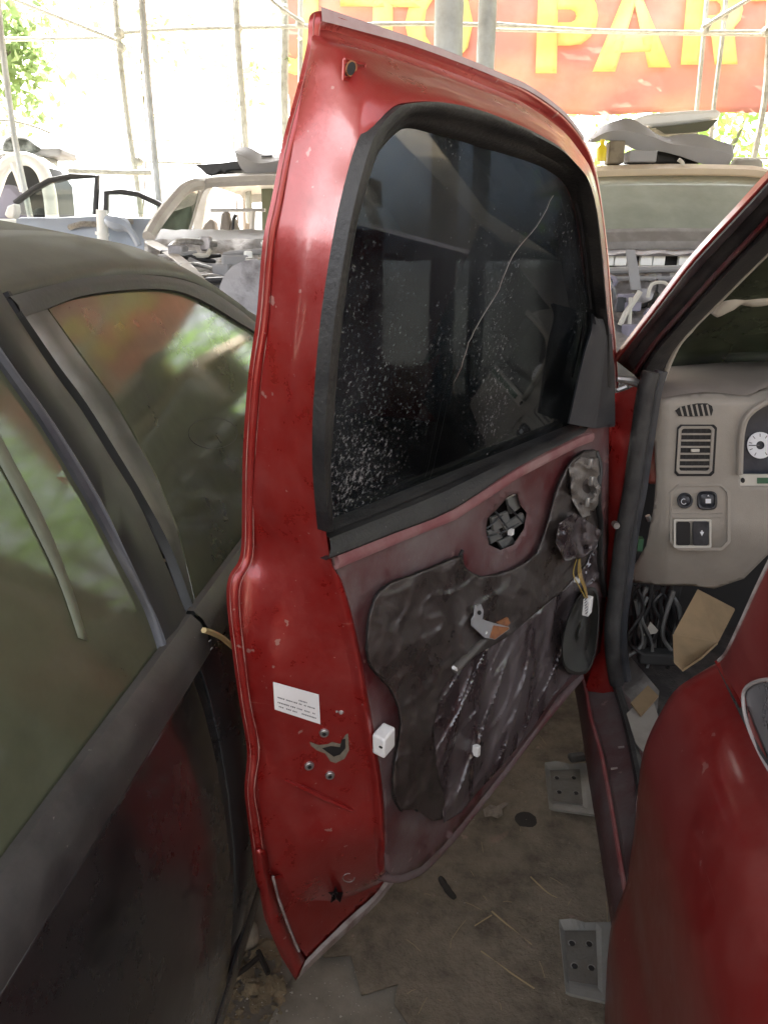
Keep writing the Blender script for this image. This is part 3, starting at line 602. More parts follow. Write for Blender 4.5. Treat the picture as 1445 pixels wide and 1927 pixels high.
# ---- body side: sill, hinge pillar, windscreen pillar
def BX(px, py, lat):
    """sight line against the body side, lat metres right of the sill line"""
    return pl(px, py, V((.42, 1.1, 0))+LT*lat, LT)
si = MB(); srow = [((1084,1270),(1096,1270),(1140,1235)),((1090,1300),(1102,1300),(1156,1290)),((1098,1350),(1111,1350),(1172,1350)),((1112,1440),(1131,1420),(1188,1430)),((1126,1520),(1150,1520),(1194,1500)),((1149,1663),(1173,1659),(1196,1640)),((1170,1800),(1196,1800),(1230,1780))]
rows = []
for a, b, c_ in srow:
    p, q, r_ = az(*a, .36), az(*b, .40), az(*c_, .42); rows.append([p-V((0, 0, .14))+LT*.03, p-V((0, 0, .05)), p, p.lerp(q, .5)+V((0, 0, .008)), q, q+LT*.012-V((0, 0, .006)), r_, r_+V((0, 0, .015)), r_+LT*.03])
rows = [[c_.copy() for c_ in r_] for r_ in rows]; rr = list(map(list, zip(*[smooth([r_[k] for r_ in rows], 3) for k in range(9)])))
si.loft(rr); si.build('sill', M['red_dusty'], red, angle=45)
rgd = MB(); rgd.tube(smooth([az(*q, .402) for q in [(1096,1270),(1102,1300),(1111,1350),(1131,1420),(1150,1520),(1173,1659),(1180,1700)]], 4), .0045, 6); rgd.build('sill_ridge', mat('worn_ridge', (.25, .05, .05), .5, dust=(.34, .2, .19, .9), dscale=12), red)
ss = MB(); ss.tube(smooth([az(*q, .445) for q in [(1150,1230),(1160,1290),(1178,1350),(1198,1437),(1210,1500)]], 3), .011, 8); ss.build('sill_seal', M['rubber'], red)
for q in ((1168,1406),(1155,1446)):
    k = MB(); p = az(*q, .424); k.box(p, .014, .004, .003, (LT*.9+AX*.3).normalized(), AX); k.build('paint_scratch', M['sealer'], red)
hp = MB(); hpl = [(1150,742),(1150,800),(1148,900),(1145,1000),(1135,1100),(1128,1200),(1100,1300)]; hpr = [(1204,722),(1200,800),(1188,900),(1176,1000),(1164,1100),(1156,1200),(1165,1300)]
rows = []
for i, (a, b) in enumerate(zip(hpl, hpr)):
    p, q = ay(*a, 1.60), ay(*b, 1.56); rows.append([p+AX*.15, p, p.lerp(q, .5)-AX*.01, q, q+AX*.05])
rr = list(map(list, zip(*[smooth([r_[k] for r_ in rows], 3) for k in range(5)]))); hp.loft(rr); hp.build('hinge_pillar', M['red'], red)
hs = MB(); hh = smooth([ay(*q, 1.53) for q in [(1225,700),(1214,740),(1205,800),(1196,860),(1187,925),(1173,1000),(1162,1090),(1152,1170),(1152,1225)]]+[az(1160, 1285, .46)], 4)
hs.tube(hh, [.018]*len(hh), 10); hs.build('door_seal', M['rubber'], red)
hs = MB(); hs.tube([p+LT*.024+AX*.02 for p in hh], .014, 8); hs.build('pillar_liner', M['blackplastic'], red)
# windscreen pillar: bands between traced edges, at the depths of the raked pillar
def PY(py): return 1.66-(700-py)*.66/370*.75
def AP(px, py, dy=0.0): return ay(px, py, PY(py)+dy)
e1 = [(1158,678),(1246,563),(1308,483),(1385,400),(1445,335),(1520,255)]; e2 = [(1192,704),(1222,656),(1277,594),(1354,508),(1445,412),(1520,330)]; e3 = [(1232,760),(1250,700),(1275,655),(1340,585),(1445,482),(1520,415)]
bands = [smooth([(x, y, 0) for x, y in e], 4) for e in (e1, e2, e3)]
pr = MB(); pb = MB(); pi_ = MB()
Rw = [];  Rb = []; Rr = []
for a, b, c_ in zip(*bands):
    A1, B1, C1 = AP(a.x, a.y, .06), AP(b.x, b.y, 0), AP(c_.x, c_.y, .05)
    Rr.append([A1+AX*.04, A1, A1.lerp(B1, .07)-AX*.004])
    Rb.append([A1.lerp(B1, .07), A1.lerp(B1, .12)-AX*.012, A1.lerp(B1, .3)-AX*.016, A1.lerp(B1, .36)-AX*.004, A1.lerp(B1, .55)-AX*.0, A1.lerp(B1, .9)])
    Rw.append([A1.lerp(B1, .9), B1-AX*.006, B1.lerp(C1, .12)])
    pi_.v; 
    globals().setdefault('RI', []).append([B1.lerp(C1, .12), B1.lerp(C1, .2)-AX*.02, B1.lerp(C1, .6)-AX*.022, B1.lerp(C1, .85)-AX*.01, C1])
for nm, R_, m_ in (('pillar_edge', Rr, M['red_clean']), ('pillar_applique', Rb, M['rubber']), ('windscreen_pillar', Rw, M['red_dusty']), ('pillar_seal', RI, M['rubber'])):
    k = MB(); k.loft(R_); k.build(nm, m_, red, angle=35, solid=.002)
wt = MB(); wt.tube(smooth([AP(*q, .03) for q in [(1240,750),(1246,720),(1256,689),(1277,646),(1308,612),(1351,570),(1400,520),(1445,476),(1520,410)]], 4), [.0065]*16+[.004]*17, 8); wt.build('pillar_trim', M['trimwhite'], red)
hc = MB(); hc.tube([ay(1160, 713, 1.55), ay(1185, 716, 1.55), ay(1204, 724, 1.56)], [.006, .009, .008], 8); hc.tube([ay(1160, 735, 1.55), ay(1178, 728, 1.55)], .005, 6); hc.build('door_stay', M['steel'], red)
hb_ = MB(); hb_.tube([ay(1155, 985, 1.52), ay(1160, 990, 1.50)], .007, 8); hb_.build('pillar_bolt', M['steel'], red)
# windscreen glass and the pale arm behind it
wsx = MB(); W0 = ay(1245, 692, 1.97); W1 = W0+LT*1.25; W2 = ay(1440, 340, 1.22)+LT*.02; W3 = W2+LT*1.05
rows = []
for j in range(7):
    v_ = j/6; a = W0.lerp(W2, v_); b = W1.lerp(W3, v_); rows.append([a.lerp(b, u)+AX*(.10*sin(u*pi)) for u in [k/10 for k in range(11)]])
wsx.loft(rows); wsx.build('windscreen', M['windscreen'], red, solid=.004)
ar = MB(); q = smooth([ay(x, y, 1.62) for x, y in [(1342,592),(1362,570),(1390,556),(1416,560),(1445,556),(1490,535)]], 4); ar.tube(q, [.010, .014, .018, .021, .023, .024, .023, .022, .021, .02, .0195, .0195, .0195, .0195, .0195, .0195, .0195, .0195, .0195, .0195, .0195], 10)
ar.tube([ay(1398, 528, 1.62), ay(1400, 545, 1.62)], [.008, .014], 8); ar.build('grab_handle', M['trimwhite'], red)
# ---- dashboard
KO = V((.62, 1.55, 1.0)); KN = (-AX+V((0, 0, .12))).normalized()
def K(px, py, c=0.0): return pl(px, py, KO+KN*c, KN)
def dash_c(px, py):
    c_ = 0.0
    if py > 985: c_ = -.085*((py-985)/115)**1.6
    if px < 1258: c_ -= .05*((1258-px)/60)**1.5
    if py < 762: c_ -= .02*((762-py)/20)**2
    return c_
face = [(1240,750),(1229,770),(1229,825),(1234,899),(1229,955),(1215,1027),(1186,1075),(1190,1096),(1246,1102),(1299,1102),(1343,1108),(1399,1089),(1445,1043),(1560,1010),(1560,915),(1392,915),(1390,893),(1393,815),(1404,782),(1425,764),(1450,752),(1560,745),(1560,722),(1445,728),(1406,744),(1340,738),(1290,741)]
cav = [(1395,812),(1404,785),(1425,766),(1460,752),(1560,746),(1560,892),(1392,892)]
db = MB(); gridpoly(db, face, 6, lambda x, y: K(x, y, dash_c(x, y))); dash = db.build('dashboard', M['dash'], red, solid=.004, off=-1, angle=60)
dt = MB(); n1 = smooth([K(x, y, dash_c(x, y)) for x, y in [(1238,752),(1290,741),(1340,738),(1406,744),(1445,728),(1560,722),(1800,712)]], 3); f1 = smooth([ay(x, y, 1.93) for x, y in [(1256,690),(1300,686),(1350,683),(1400,681),(1445,680),(1540,678),(1760,672)]], 3)
dt.loft([[a, a.lerp(b, .06)+V((0, 0, .01)), a.lerp(b, .5)+V((0, 0, .012)), b, b-V((0, 0, .08))] for a, b in zip(n1, f1)]); dt.build('dash_top', M['dashtop'], dash)
# rim round the instrument opening
ir = MB(); ir.tube(smooth([K(*q, .006) for q in [(1391,893),(1392,850),(1395,812),(1404,785),(1425,766),(1460,752),(1560,746)]], 4), .007, 8); ir.build('cluster_rim', M['dash'], dash)
cb = MB(); cb.prism([K(*q, -.05) for q in [(1385,900),(1385,750),(1570,735),(1570,900)]], KN*-.003); cb.loft([[K(*q, 0) for q in cav[:-1]], [K(q[0]+4, q[1]+3, -.05) for q in cav[:-1]]]); clus = cb.build('instrument_cluster', M['navy'], dash)
gg = MB(); ring_o = [K(1430+25*cos(a), 838+25*sin(a), -.044) for a in [k*2*pi/28 for k in range(28)]]; ring_i = [K(1430+8*cos(a), 838+8*sin(a), -.044) for a in [k*2*pi/28 for k in range(28)]]
gg.ringp(ring_o, ring_i, KN*-.003); ga = gg.build('gauge_ring', M['gauge'], dash)
gt = MB()
for k in range(9):
    a = radians(120+k*37); gt.add([K(1430+r_*cos(a+s_), 838+r_*sin(a+s_), -.0432) for r_, s_ in ((16, -.04), (22, -.04), (22, .04), (16, .04))], [(0, 1, 2, 3)])
gt.build('gauge_mark', M['ink'], ga, sm=False)
g2_ = MB(); g2_.tube([K(1408, 838, -.042), K(1428, 838, -.042)], .0012, 5); g2_.build('gauge_needle', M['ink'], dash)
cs = MB(); cs.prism([K(*q, -.004) for q in [(1391,893),(1560,893),(1560,914),(1392,914)]], KN*-.01); lowp = cs.build('cluster_lower_strip', M['trimwhite'], dash)
h_ = MB(); h_.prism([K(1397+4*cos(a), 904+5*sin(a), -.002) for a in [k*pi/5 for k in range(10)]], KN*-.003); h_.build('strip_hole', M['darkhole'], dash)
h_ = MB(); h_.prism([K(*q, -.002) for q in [(1424,899),(1560,899),(1560,910),(1424,910)]], KN*-.003); h_.build('green_board', M['green'], dash)
# vents
vp = [(1270,773),(1278,766),(1290,763),(1312,759),(1330,759),(1339,764),(1341,772),(1338,782),(1300,784),(1276,783)]
v1 = MB(); v1.prism([K(*q, .0022) for q in vp], KN*-.001); ov = v1.build('demister_vent', M['darkhole'], dash, sm=False)
for k in range(6):
    x = 1283+k*10; q = MB(); q.prism([K(*p, .0035) for p in [(x-5,762 if k else 766),(x-1.5,761 if k else 765),(x+3.5,783),(x,783)]], KN*-.0012); q.build('slat', M['dash'], dash, sm=False)
v2 = MB()
rect = lambda x0, y0, x1, y1, r_=4: [(x0+r_, y0), (x1-r_, y0), (x1, y0+r_), (x1, y1-r_), (x1-r_, y1), (x0+r_, y1), (x0, y1-r_), (x0, y0+r_)]
sk_ = lambda pts: [(x-(y-845)*.06, y) for x, y in pts]
v2.prism([K(*q, .002) for q in sk_(rect(1277,806,1338,888))], KN*-.001); mv = v2.build('air_vent', M['darkhole'], dash, sm=False)
vg = MB(); vg.ringp([K(*q, .0028) for q in sk_(rect(1271,799,1346,896,6))], [K(*q, .0028) for q in sk_(rect(1276,804,1340,890,5))], KN*-.001); vg.build('vent_shadow_ring', M['darkhole'], dash, sm=False)  # dark ring standing in for the shadow round the vent frame
v3 = MB(); v3.ringp([K(*q, .006) for q in sk_(rect(1274,802,1342,892,6))], [K(*q, .005) for q in sk_(rect(1280,807,1336,886,3))], KN*-.006); v3.build('vent_frame', M['dash'], dash, bevel=.001)
for yy in (817, 829, 841, 854, 866, 878):
    q = MB(); q.prism([K(*p, .0065) for p in sk_([(1280,yy-1.6),(1336,yy-1.6),(1336,yy+1.8),(1280,yy+1.8)])], KN*-.005); q.build('slat', M['dash'], dash, sm=False)
for xx in (1292, 1304, 1316, 1327):
    q = MB(); q.prism([K(*p, .0032) for p in sk_([(xx-1.6,808),(xx+1.6,808),(xx+1.6,886),(xx-1.6,886)])], KN*-.001); q.build('fin', M['interior'], dash, sm=False)
q = MB(); q.prism([K(*p, .011) for p in sk_([(1300,845),(1316,845),(1316,851),(1300,851)])], KN*-.006); q.build('vent_tab', M['trimwhite'], dash, bevel=.001)
# switch panel
s1_ = MB(); so = rect(1262,914,1372,1034,14); s1_.ringp([K(*q, .0025) for q in rect(1260,911,1374,1036,16)], [K(*q, .0035) for q in rect(1264,915,1368,1031,12)], KN*-.002); swp = s1_.build('switch_panel', M['dash'], dash)
q = MB(); q.prism([K(*p, .004) for p in [(1264,967),(1360,967),(1364,974),(1264,975)]], KN*-.003); q.build('panel_ridge', M['dash'], dash)
def knob(cx, cy, rx, ry, sq, name):
    pts = lambda s_: [(cx+rx*s_*(abs(cos(a))**sq)*(1 if cos(a) > 0 else -1), cy+ry*s_*(abs(sin(a))**sq)*(1 if sin(a) > 0 else -1)) for a in [k*2*pi/24+.01 for k in range(24)]]
    k = MB(); k.loft([[K(*p, c_) for p in pts(s_)] for s_, c_ in ((1, .001), (1, .006), (.9, .008), (.78, .0075), (.7, .005), (.5, .007), (.3, .009), (.01, .009))], True); return k.build(name, M['switch'], dash)
k1 = knob(1288, 942, 15, 15, 1, 'mirror_knob'); k2 = knob(1330, 942, 19, 18, .6, 'light_switch')
q = MB(); q.tube([K(1286+5*cos(a), 944+5*sin(a), .0105) for a in [k*pi/6 for k in range(1, 11)]], .0008, 5); q.build('knob_mark', M['gauge'], dash)
q = MB(); q.prism([K(*p, .0105) for p in [(1327,939),(1337,939),(1337,947),(1327,947)]], KN*-.001); q.prism([K(*p, .0105) for p in [(1330,934),(1334,934),(1332,931)]], KN*-.001); q.build('switch_mark', M['gauge'], dash, sm=False)
q = MB(); q.ringp([K(*p, .005) for p in rect(1267,977,1338,1031,2)], [K(*p, .005) for p in rect(1271,981,1334,1027,2)], KN*-.004); fr_ = q.build('switch_frame', M['trimwhite'], dash)
q = MB(); q.prism([K(*p, .002) for p in rect(1272,982,1298,1026,3)], KN*-.001); q.build('empty_slot', M['darkhole'], fr_)
q = MB(); q.prism([K(*p, .006) for p in rect(1303,981,1333,1027,3)], KN*-.005); rk = q.build('rocker_switch', M['switch'], dash, bevel=.001)
q = MB(); q.prism([K(*p, .0066) for p in [(1316,1001),(1319,1001),(1319,998),(1321,998),(1321,1001),(1324,1001),(1320,1009)]], KN*-.0005); q.build('switch_mark', M['gauge'], dash, sm=False)
# cabin: floor, firewall, far side, roof
q = MB(); fl0 = V((.53, 1.0, .40)); rows = []
for j in range(14): rows.append([fl0+AX*(-1.4+j*.2)+LT*(i*.1)+V((0, 0, .012*nz((i*.7, j*.7, 2))+(.25 if j == 13 else 0))) for i in range(12)])
q.loft(rows); q.build('cabin_floor', M['carpet'], red)
q = MB(); q.box(fl0+AX*1.0+LT*.68+V((0, 0, .33)), 1.3, .03, .72, LT, AX); q.build('firewall', M['interior'], red)
q = MB(); q.box(fl0+LT*1.36+AX*-.3+V((0, 0, .2)), .06, 3.0, .75, LT, AX); q.build('far_side', M['red_clean'], red)
q = MB(); q.box(fl0+LT*.72+AX*-1.0+V((0, 0, 1.24)), 1.15, 1.9, .03, LT, AX); q.build('roof', M['red_clean'], red, bevel=.01)
q = MB(); q.box(fl0+LT*.68+AX*1.55+V((0, 0, .30)), 1.45, 1.0, .72, LT, AX); q.build('front_body', M['interior'], red, bevel=.08)
q = MB(); q.box(fl0+LT*.66+AX*-1.85+V((0, 0, .2)), 1.42, .8, .85, LT, AX); q.build('rear_body', M['red_clean'], red, bevel=.08)
for a, b in ((1.5, .12), (1.5, 1.25), (-1.9, .12), (-1.9, 1.25)):
    q = MB(); ctr = fl0+AX*a+LT*(b); ctr.z = .3; q.tube([ctr-LT*.1, ctr+LT*.1], .3, 24); q.build('wheel', M['rubber'], red)
# junk hanging below the dash
random.seed(11)
for k in range(34):
    x, y = random.uniform(1192, 1268), random.uniform(1098, 1130); q = MB(); yd = random.uniform(1.58, 1.7)
    pts = [ay(x, y, yd), ay(x+random.uniform(-16, 16), y+random.uniform(25, 50), yd), ay(x+random.uniform(-22, 22), y+random.uniform(60, 95), yd), ay(x+random.uniform(-24, 10), y+random.uniform(100, 135), yd)]
    q.tube(smooth(pts, 4), random.uniform(.002, .006), 6); q.build('dangling_wire', M['wire_black'] if k % 4 else M['mech'], red)
q = MB(); q.box(ay(1253, 1165, 1.66), .03, .03, .24, LT, AX, V((.1, 0, 1)).normalized()); q.box(ay(1236, 1235, 1.6), .09, .04, .03, LT, AX); q.build('pedal', M['interior'], red, bevel=.005)
q = MB(); q.prism([ay(*p, 1.6) for p in [(1211,1196),(1224,1171),(1238,1186),(1234,1192)]], (0, .004, 0)); q.build('torn_tag', M['trimwhite'], red)
q = MB(); q.prism([ay(*p, 1.6) for p in [(1188,1078),(1192,1090),(1186,1090)]], (0, .004, 0)); q.build('torn_tag', M['trimwhite'], red)
q = MB(); q.box(ay(1228, 870, 1.62), .03, .06, .09, LT, AX); q.build('side_duct', mat('faded_red_plastic', (.3, .08, .06), .6, col2=(.35, .2, .16), scale=20), red, bevel=.01)
q = MB(); q.box(ay(1203, 1023, 1.58), .012, .02, .03, LT, AX); q.build('green_connector', M['green'], red)
q = MB(); q.tube([ay(1218, 970, 1.6), ay(1222, 980, 1.6)], .006, 6); q.build('chrome_clip', M['steel'], red)
q = MB(); gridpoly(q, [(1160,1240),(1185,1235),(1240,1300),(1235,1345),(1200,1380),(1190,1345),(1170,1290)], 7, lambda x, y: az(x, y, .43+.015*nz((x*.03, y*.03, 4)))); q.build('floor_mat', mat('pale_grey_mat', (.17, .16, .145), .9, col2=(.1, .09, .08), scale=20, bump=.4), red)
# ---- rear door, seen along its skin
RD = (-AX)
def RE(px, py, s=0.0): return pl(px, py, V((.4, .95, 0))-AX*s, AX)
edge = [(1343,1244),(1320,1256),(1295,1271),(1265,1292),(1238,1335),(1214,1385),(1203,1430),(1197,1480),(1194,1520),(1190,1560),(1184,1600),(1178,1645),(1166,1680),(1150,1722),(1144,1760),(1140,1810),(1137,1870),(1136,1927),(1136,1990)]
ep = [RE(*q) for q in edge]; ep = smooth(ep, 3); rd = MB(); rows = []
for j, s_ in enumerate((0.0, .004, .012, .03, .07, .14, .25, .4, .6, .8, .95)):
    rows.append([(p+LT*(.02 if j == 0 else .006 if j == 1 else 0)+AX*(.012 if j == 0 else 0))-AX*s_-LT*(.012*sin(min(1, s_/.5)*pi/2)) for p in ep])
rd.loft(rows); rear = rd.build('rear_door', M['red_clean'], red, angle=60); rear['label'] = 'red rear door seen along its dusty outer skin'
sh = MB(); rows = []
for s_ in (0, .05, .1, .2, .3, .45, .7, .95):
    p = ep[0]-AX*s_; rows.append([p, p+LT*.012+V((0, 0, .006)), p+LT*.03+V((0, 0, .004)), p+LT*.045+V((0, 0, .02))])
sh.loft(rows); sh.build('shoulder', M['red_clean'], rear)
# window frame: front post of the rear window and rounded opening
FR = V((.4, .95, 0))+LT*.06
def RF(px, py, c=0.0): return pl(px, py, FR+(ep[0]-V((.4, .95, 0))).dot(LT)*LT*1.0+LT*(c), (LT+V((0, 0, .12))).normalized())
po = [(1352,1243),(1366,1228),(1390,1180),(1418,1118),(1445,1062),(1500,950),(1560,820)]; pin = [(1404,1330),(1398,1300),(1405,1288),(1428,1280),(1450,1277),(1560,1180),(1640,1000)]
fp = MB(); a_ = smooth([RF(*q) for q in po], 3); b_ = smooth([RF(*q, .002) for q in pin], 3)
fp.loft([[a+LT*.03, a+LT*.004, a, a.lerp(b, .35)-LT*.004, a.lerp(b, .8)-LT*.002, b, b+LT*.02] for a, b in zip(a_, b_)]); fp.build('window_post', M['red_clean'], rear)
fpe = MB(); fpe.tube(a_, .0025, 6); fpe.build('post_edge', M['sealer'], rear)
wr_ = MB(); wr_.tube(smooth([RF(*q, -.001) for q in [(1560,1250),(1500,1268),(1450,1278),(1428,1281),(1408,1290),(1398,1305),(1400,1340),(1412,1380),(1430,1420),(1450,1455),(1500,1540),(1600,1700)]], 4), .002, 8); wr_.build('window_rim', mat('grey_rim', (.33, .3, .29), .6, dust=(.4, .36, .34, .5)), rear)
wp = MB(); wp.prism([RF(*q, .002) for q in [(1400,1300),(1410,1287),(1450,1277),(1700,1200),(1800,1700),(1600,1700),(1500,1540),(1450,1452),(1412,1378)]], LT*.004); wp.build('rear_window_glass', mat('grey_reflecting_glass', (.10, .1, .105), .12, 0, .6, dust=(.3, .29, .29, .7), dscale=9), rear, sm=False)
ws2 = MB(); ws2.tube([RF(*q, .006) for q in [(1404,1335),(1420,1375),(1445,1420),(1500,1500)]], .008, 6); ws2.build('rear_window_seal', M['rubber'], rear)
# lower skin under the shoulder towards window
ls_ = MB(); ls_.loft([[ep[0]+LT*.012, RF(1404, 1330), RF(1412, 1385)], [ep[0]-AX*.3, RF(1460, 1470), RF(1480, 1500)], [ep[0]-AX*.9, RF(1650, 1750), RF(1650, 1790)]]); ls_.build('window_sill_panel', M['red_clean'], rear)
# ---- running-board brackets below the sill
def bracket(c4, z, shift):
    pts = [az(*q, z) for q in c4]; U = lambda u, v_, dz=0: pts[0].lerp(pts[1], u).lerp(pts[3].lerp(pts[2], u), v_)+V((0, 0, dz))
    m_ = MB(); rows = []
    for j in range(13):
        v_ = j/12; r_ = []
        for i in range(11):
            u = i/10; inside = .08 < u < .72 and .08 < v_ < .84
            dz = -.005 if inside else 0
            if v_ < .05: dz = .002+.012*max(0, sin(u*5.5+.5))
            if u < .05: dz += .004
            r_.append(U(u, v_, dz))
        rows.append(r_)
    m_.loft(rows); b = m_.build('step_bracket', M['plate'], red, sm=False)
    m2_ = MB(); m2_.loft([[p-V((0, 0, .007)) for p in r_] for r_ in rows]); m2_.loft([rows[-1], [p-V((0, 0, .007)) for p in rows[-1]]]); m2_.loft([[r_[0] for r_ in rows], [r_[0]-V((0, 0, .007)) for r_ in rows]]); m2_.build('bracket_edge', M['plate'], b)
    pad = MB(); pad.loft([[U(.1+.6*i/8, .1+.72*j/8, -.0022+.0015*nz((i, j, 1))) for i in range(9)] for j in range(9)]); pad.build('bracket_pad', M['platepad'], b)
    for u, v_ in ((.22, .3), (.56, .3), (.24, .62), (.58, .62)):
        h_ = MB(); p = U(u, v_, -.0008); h_.tube([p, p+V((0, 0, .0012))], .0062, 10); h_.build('bolt_hole', M['darkhole'], b)
        h_ = MB(); h_.tube([p+V((.0075*cos(a), .0075*sin(a), .001)) for a in [k*pi/5 for k in range(7)]], .0012, 5); h_.build('hole_rim', M['plate'], b)
    arm = MB(); a0 = U(1, .5, -.012); arm.box(a0+LT*.08, .2, .06, .012, LT, AX); arm.box(a0+LT*.14+V((0, 0, .06)), .05, .06, .14, LT, AX); arm.build('bracket_arm', M['plate'], b)
bracket([(1024,1441),(1118,1436),(1126,1534),(1033,1521)], .03, 0)
bracket([(1051,1738),(1150,1736),(1152,1888),(1064,1868)], .03, 0)

# ================================================================== BLACK CAR (left)
LA = fdir(5.0); LO = V((LA.y, -LA.x, 0)); LP = V((-.265, .84, .95)); TILT = radians(25.2)
LNU = (LO*cos(TILT)+V((0, 0, 1))*sin(TILT))
blk = thing('black_car', 'dusty black saloon car parked hard against the open red door', 'car', (-1.0, .8, 0))
def LU(px, py, o=0.0): return pl(px, py, LP+LNU*o, LNU)
def LL(px, py, o=0.0): return pl(px, py, LP+LO*o, LO)
def LS(s, z, o=0.0): return LP+LA*s+V((0, 0, z-.95))+LO*o
s_of = lambda p: (p-LP).dot(LA)
prof = [(.965,-.004),(.955,.008),(.935,.014),(.905,.016),(.897,.010),(.885,.012),(.84,.022),(.76,.033),(.66,.040),(.55,.041),(.47,.036),(.40,.028),(.345,.018),(.325,.006)]
gap_s = s_of(LL(366, 1168, 0))
def doorbody(name, s0, s1, mat_, z0=2):
    rows = []; n_ = max(6, int((s1-s0)/.05))
    for i in range(n_+1):
        s_ = s0+(s1-s0)*i/n_; e = .012 if i in (0, n_) else 0
        rows.append([LS(s_, z, o-e+.0015*nz((s_*5, z*5, 1))) for z, o in prof[4:]])
    m_ = MB(); m_.loft(rows); return m_.build(name, mat_, blk, angle=60, solid=.003, off=-1)
nd = doorbody('near_door', gap_s-1.15, gap_s-.004, M['blackcar']); fdr = doorbody('far_door', gap_s+.004, gap_s+1.1, M['blackcar'])
q = doorbody('rear_wing', gap_s-2.1, gap_s-1.158, M['blackcar']); q2 = doorbody('front_wing', gap_s+1.108, gap_s+2.0, M['blackcar'])
for (s0, s1, par) in ((gap_s-1.15, gap_s-.004, nd), (gap_s+.006, gap_s+1.1, fdr)):
    m_ = MB(); rows = []
    for i in range(25):
        s_ = s0+(s1-s0)*i/24; rows.append([LS(s_, .945, -.022), LS(s_, .962, -.012), LS(s_, .962, -.002), LS(s_, .950, .010), LS(s_, .930, .019), LS(s_, .905, .020), LS(s_, .896, .012)])
    m_.loft(rows); m_.build('belt_moulding', M['beltrubber'], par, angle=30)
sl_ = MB(); rows = []
for i in range(30):
    s_ = gap_s-1.9+i*.13; rows.append([LS(s_, z, o) for z, o in ((.33,-.01),(.318,.006),(.305,.010),(.26,.004),(.2,-.01),(.16,-.04))])
sl_.loft(rows); sl_.build('sill', M['blackcar'], blk)
sl_ = MB(); sl_.tube([LS(gap_s-1.2, .318, .010), LS(gap_s+1.2, .318, .010)], .0022, 6); sl_.build('sill_edge', M['strip'], blk)
ys = MB(); ys.tube(smooth([LL(*q, .024) for q in [(384,1186),(400,1191),(418,1200),(436,1215),(450,1226)]], 3), .004, 6); ys.build('gap_foam', M['foam'], fdr)
# window glass, pillars
ng = MB(); ngp = [(-420,190),(-30,640),(0,683),(80,796),(159,926),(226,1049),(276,1145),(308,1240),(290,1268),(130,1506),(-5,1705),(-420,2380)]
gridpoly(ng, ngp, 30, lambda x, y: LU(x, y, -.012)); ng.build('near_window', M['sideglass'], nd, sm=False, solid=.004)
sp_ = MB(); lft = smooth([LU(*q, -.006) for q in [(-200,395),(0,683),(80,796),(159,926),(226,1049),(276,1145),(307,1237)]], 3); rgt = smooth([LU(*q, -.004) for q in [(-180,375),(0,657),(100,796),(189,942),(239,1049),(299,1181),(316,1233)]], 3)
sp_.loft([[a-LNU*.01, a+LNU*.002, a.lerp(b, .35)+LNU*.005, a.lerp(b, .5)+LNU*.001, a.lerp(b, .7)+LNU*.005, b+LNU*.002, b-LNU*.01] for a, b in zip(lft, rgt)]); sp_.build('window_strip', M['strip'], nd)
npl = MB(); r2 = smooth([LU(*q, -.004) for q in [(-120,345),(28,582),(104,698),(150,760),(206,849),(266,949),(358,1163)]], 3)
npl.loft([[a-LNU*.004, a.lerp(b, .06), a.lerp(b, .5)+LNU*.003, a.lerp(b, .95), b-LNU*.008] for a, b in zip(rgt, r2)]); npl.build('pillar_cover', M['applique'], nd)
fpl = MB(); c3 = smooth([LU(*q, -.005) for q in [(36,588),(82,655),(112,698),(158,760),(214,849),(274,949),(322,1042),(364,1158)]], 3); c4 = smooth([LU(*q, -.006) for q in [(90,580),(128,634),(166,687),(212,750),(256,825),(295,900),(335,1000),(372,1150)]], 3)
fpl.loft([[a-LNU*.01, a+LNU*.004, a.lerp(b, .1), a.lerp(b, .55)+LNU*.001, b-LNU*.001, b-LNU*.007] for a, b in zip(c3, c4)]); fpl.build('pillar_cover', M['applique'], fdr)
gpn = MB(); gpn.tube([LU(*q, -.014) for q in [(10,552),(36,597),(104,698),(150,760),(206,849),(266,949),(318,1042),(362,1166)]], .007, 6); gpn.build('door_gap_seal', M['darkhole'], fdr)
fg = MB(); fgp = [(88,580),(145,558),(208,549),(294,544),(346,552),(398,576),(450,608),(481,627),(540,672),(620,745),(700,830),(640,862),(560,915),(457,1016),(405,1099),(372,1160),(335,1000),(295,900),(256,825),(212,750),(166,687)]
gridpoly(fg, fgp, 18, lambda x, y: LU(x, y, -.013)); fg.build('far_window', M['sideglass'], fdr, sm=False, solid=.004)
lo_ = [(40,598),(93,580),(145,560),(208,549),(294,544),(346,552),(398,576),(450,608),(481,627),(540,672),(620,745),(690,822)]; up_ = [(17,559),(69,545),(138,528),(208,519),(277,518),(346,528),(398,549),(450,583),(481,608),(545,650),(630,725),(705,805)]; gu_ = [(-2,549),(69,533),(138,518),(208,507),(277,504),(346,514),(398,538),(450,573),(481,597),(550,640),(640,715),(715,795)]
a_ = smooth([LU(*q, -.006) for q in lo_], 3); b_ = smooth([LU(*q, -.008) for q in up_], 3); c_ = smooth([LU(*q, -.018) for q in gu_], 3)
ff = MB(); ff.loft([[a-LNU*.008, a+LNU*.002, a.lerp(b, .5)+LNU*.006, b+LNU*.002, b-LNU*.015] for a, b in zip(a_, b_)]); ff.build('window_frame', M['bandtrim'], fdr)
gv_ = MB(); gv_.loft([[b-LNU*.018, b.lerp(c, .5)-LNU*.02, c-LNU*.004] for b, c in zip(b_, c_)]); gv_.build('roof_gutter', M['rubber'], blk)
nf = MB(); nf.loft([[LU(x, y, -.008), LU(x2, y2, -.008)] for (x, y), (x2, y2) in zip([(-300,680),(-150,640),(12,595)], [(-300,640),(-150,600),(12,562)])]); nf.build('window_frame', M['bandtrim'], nd)
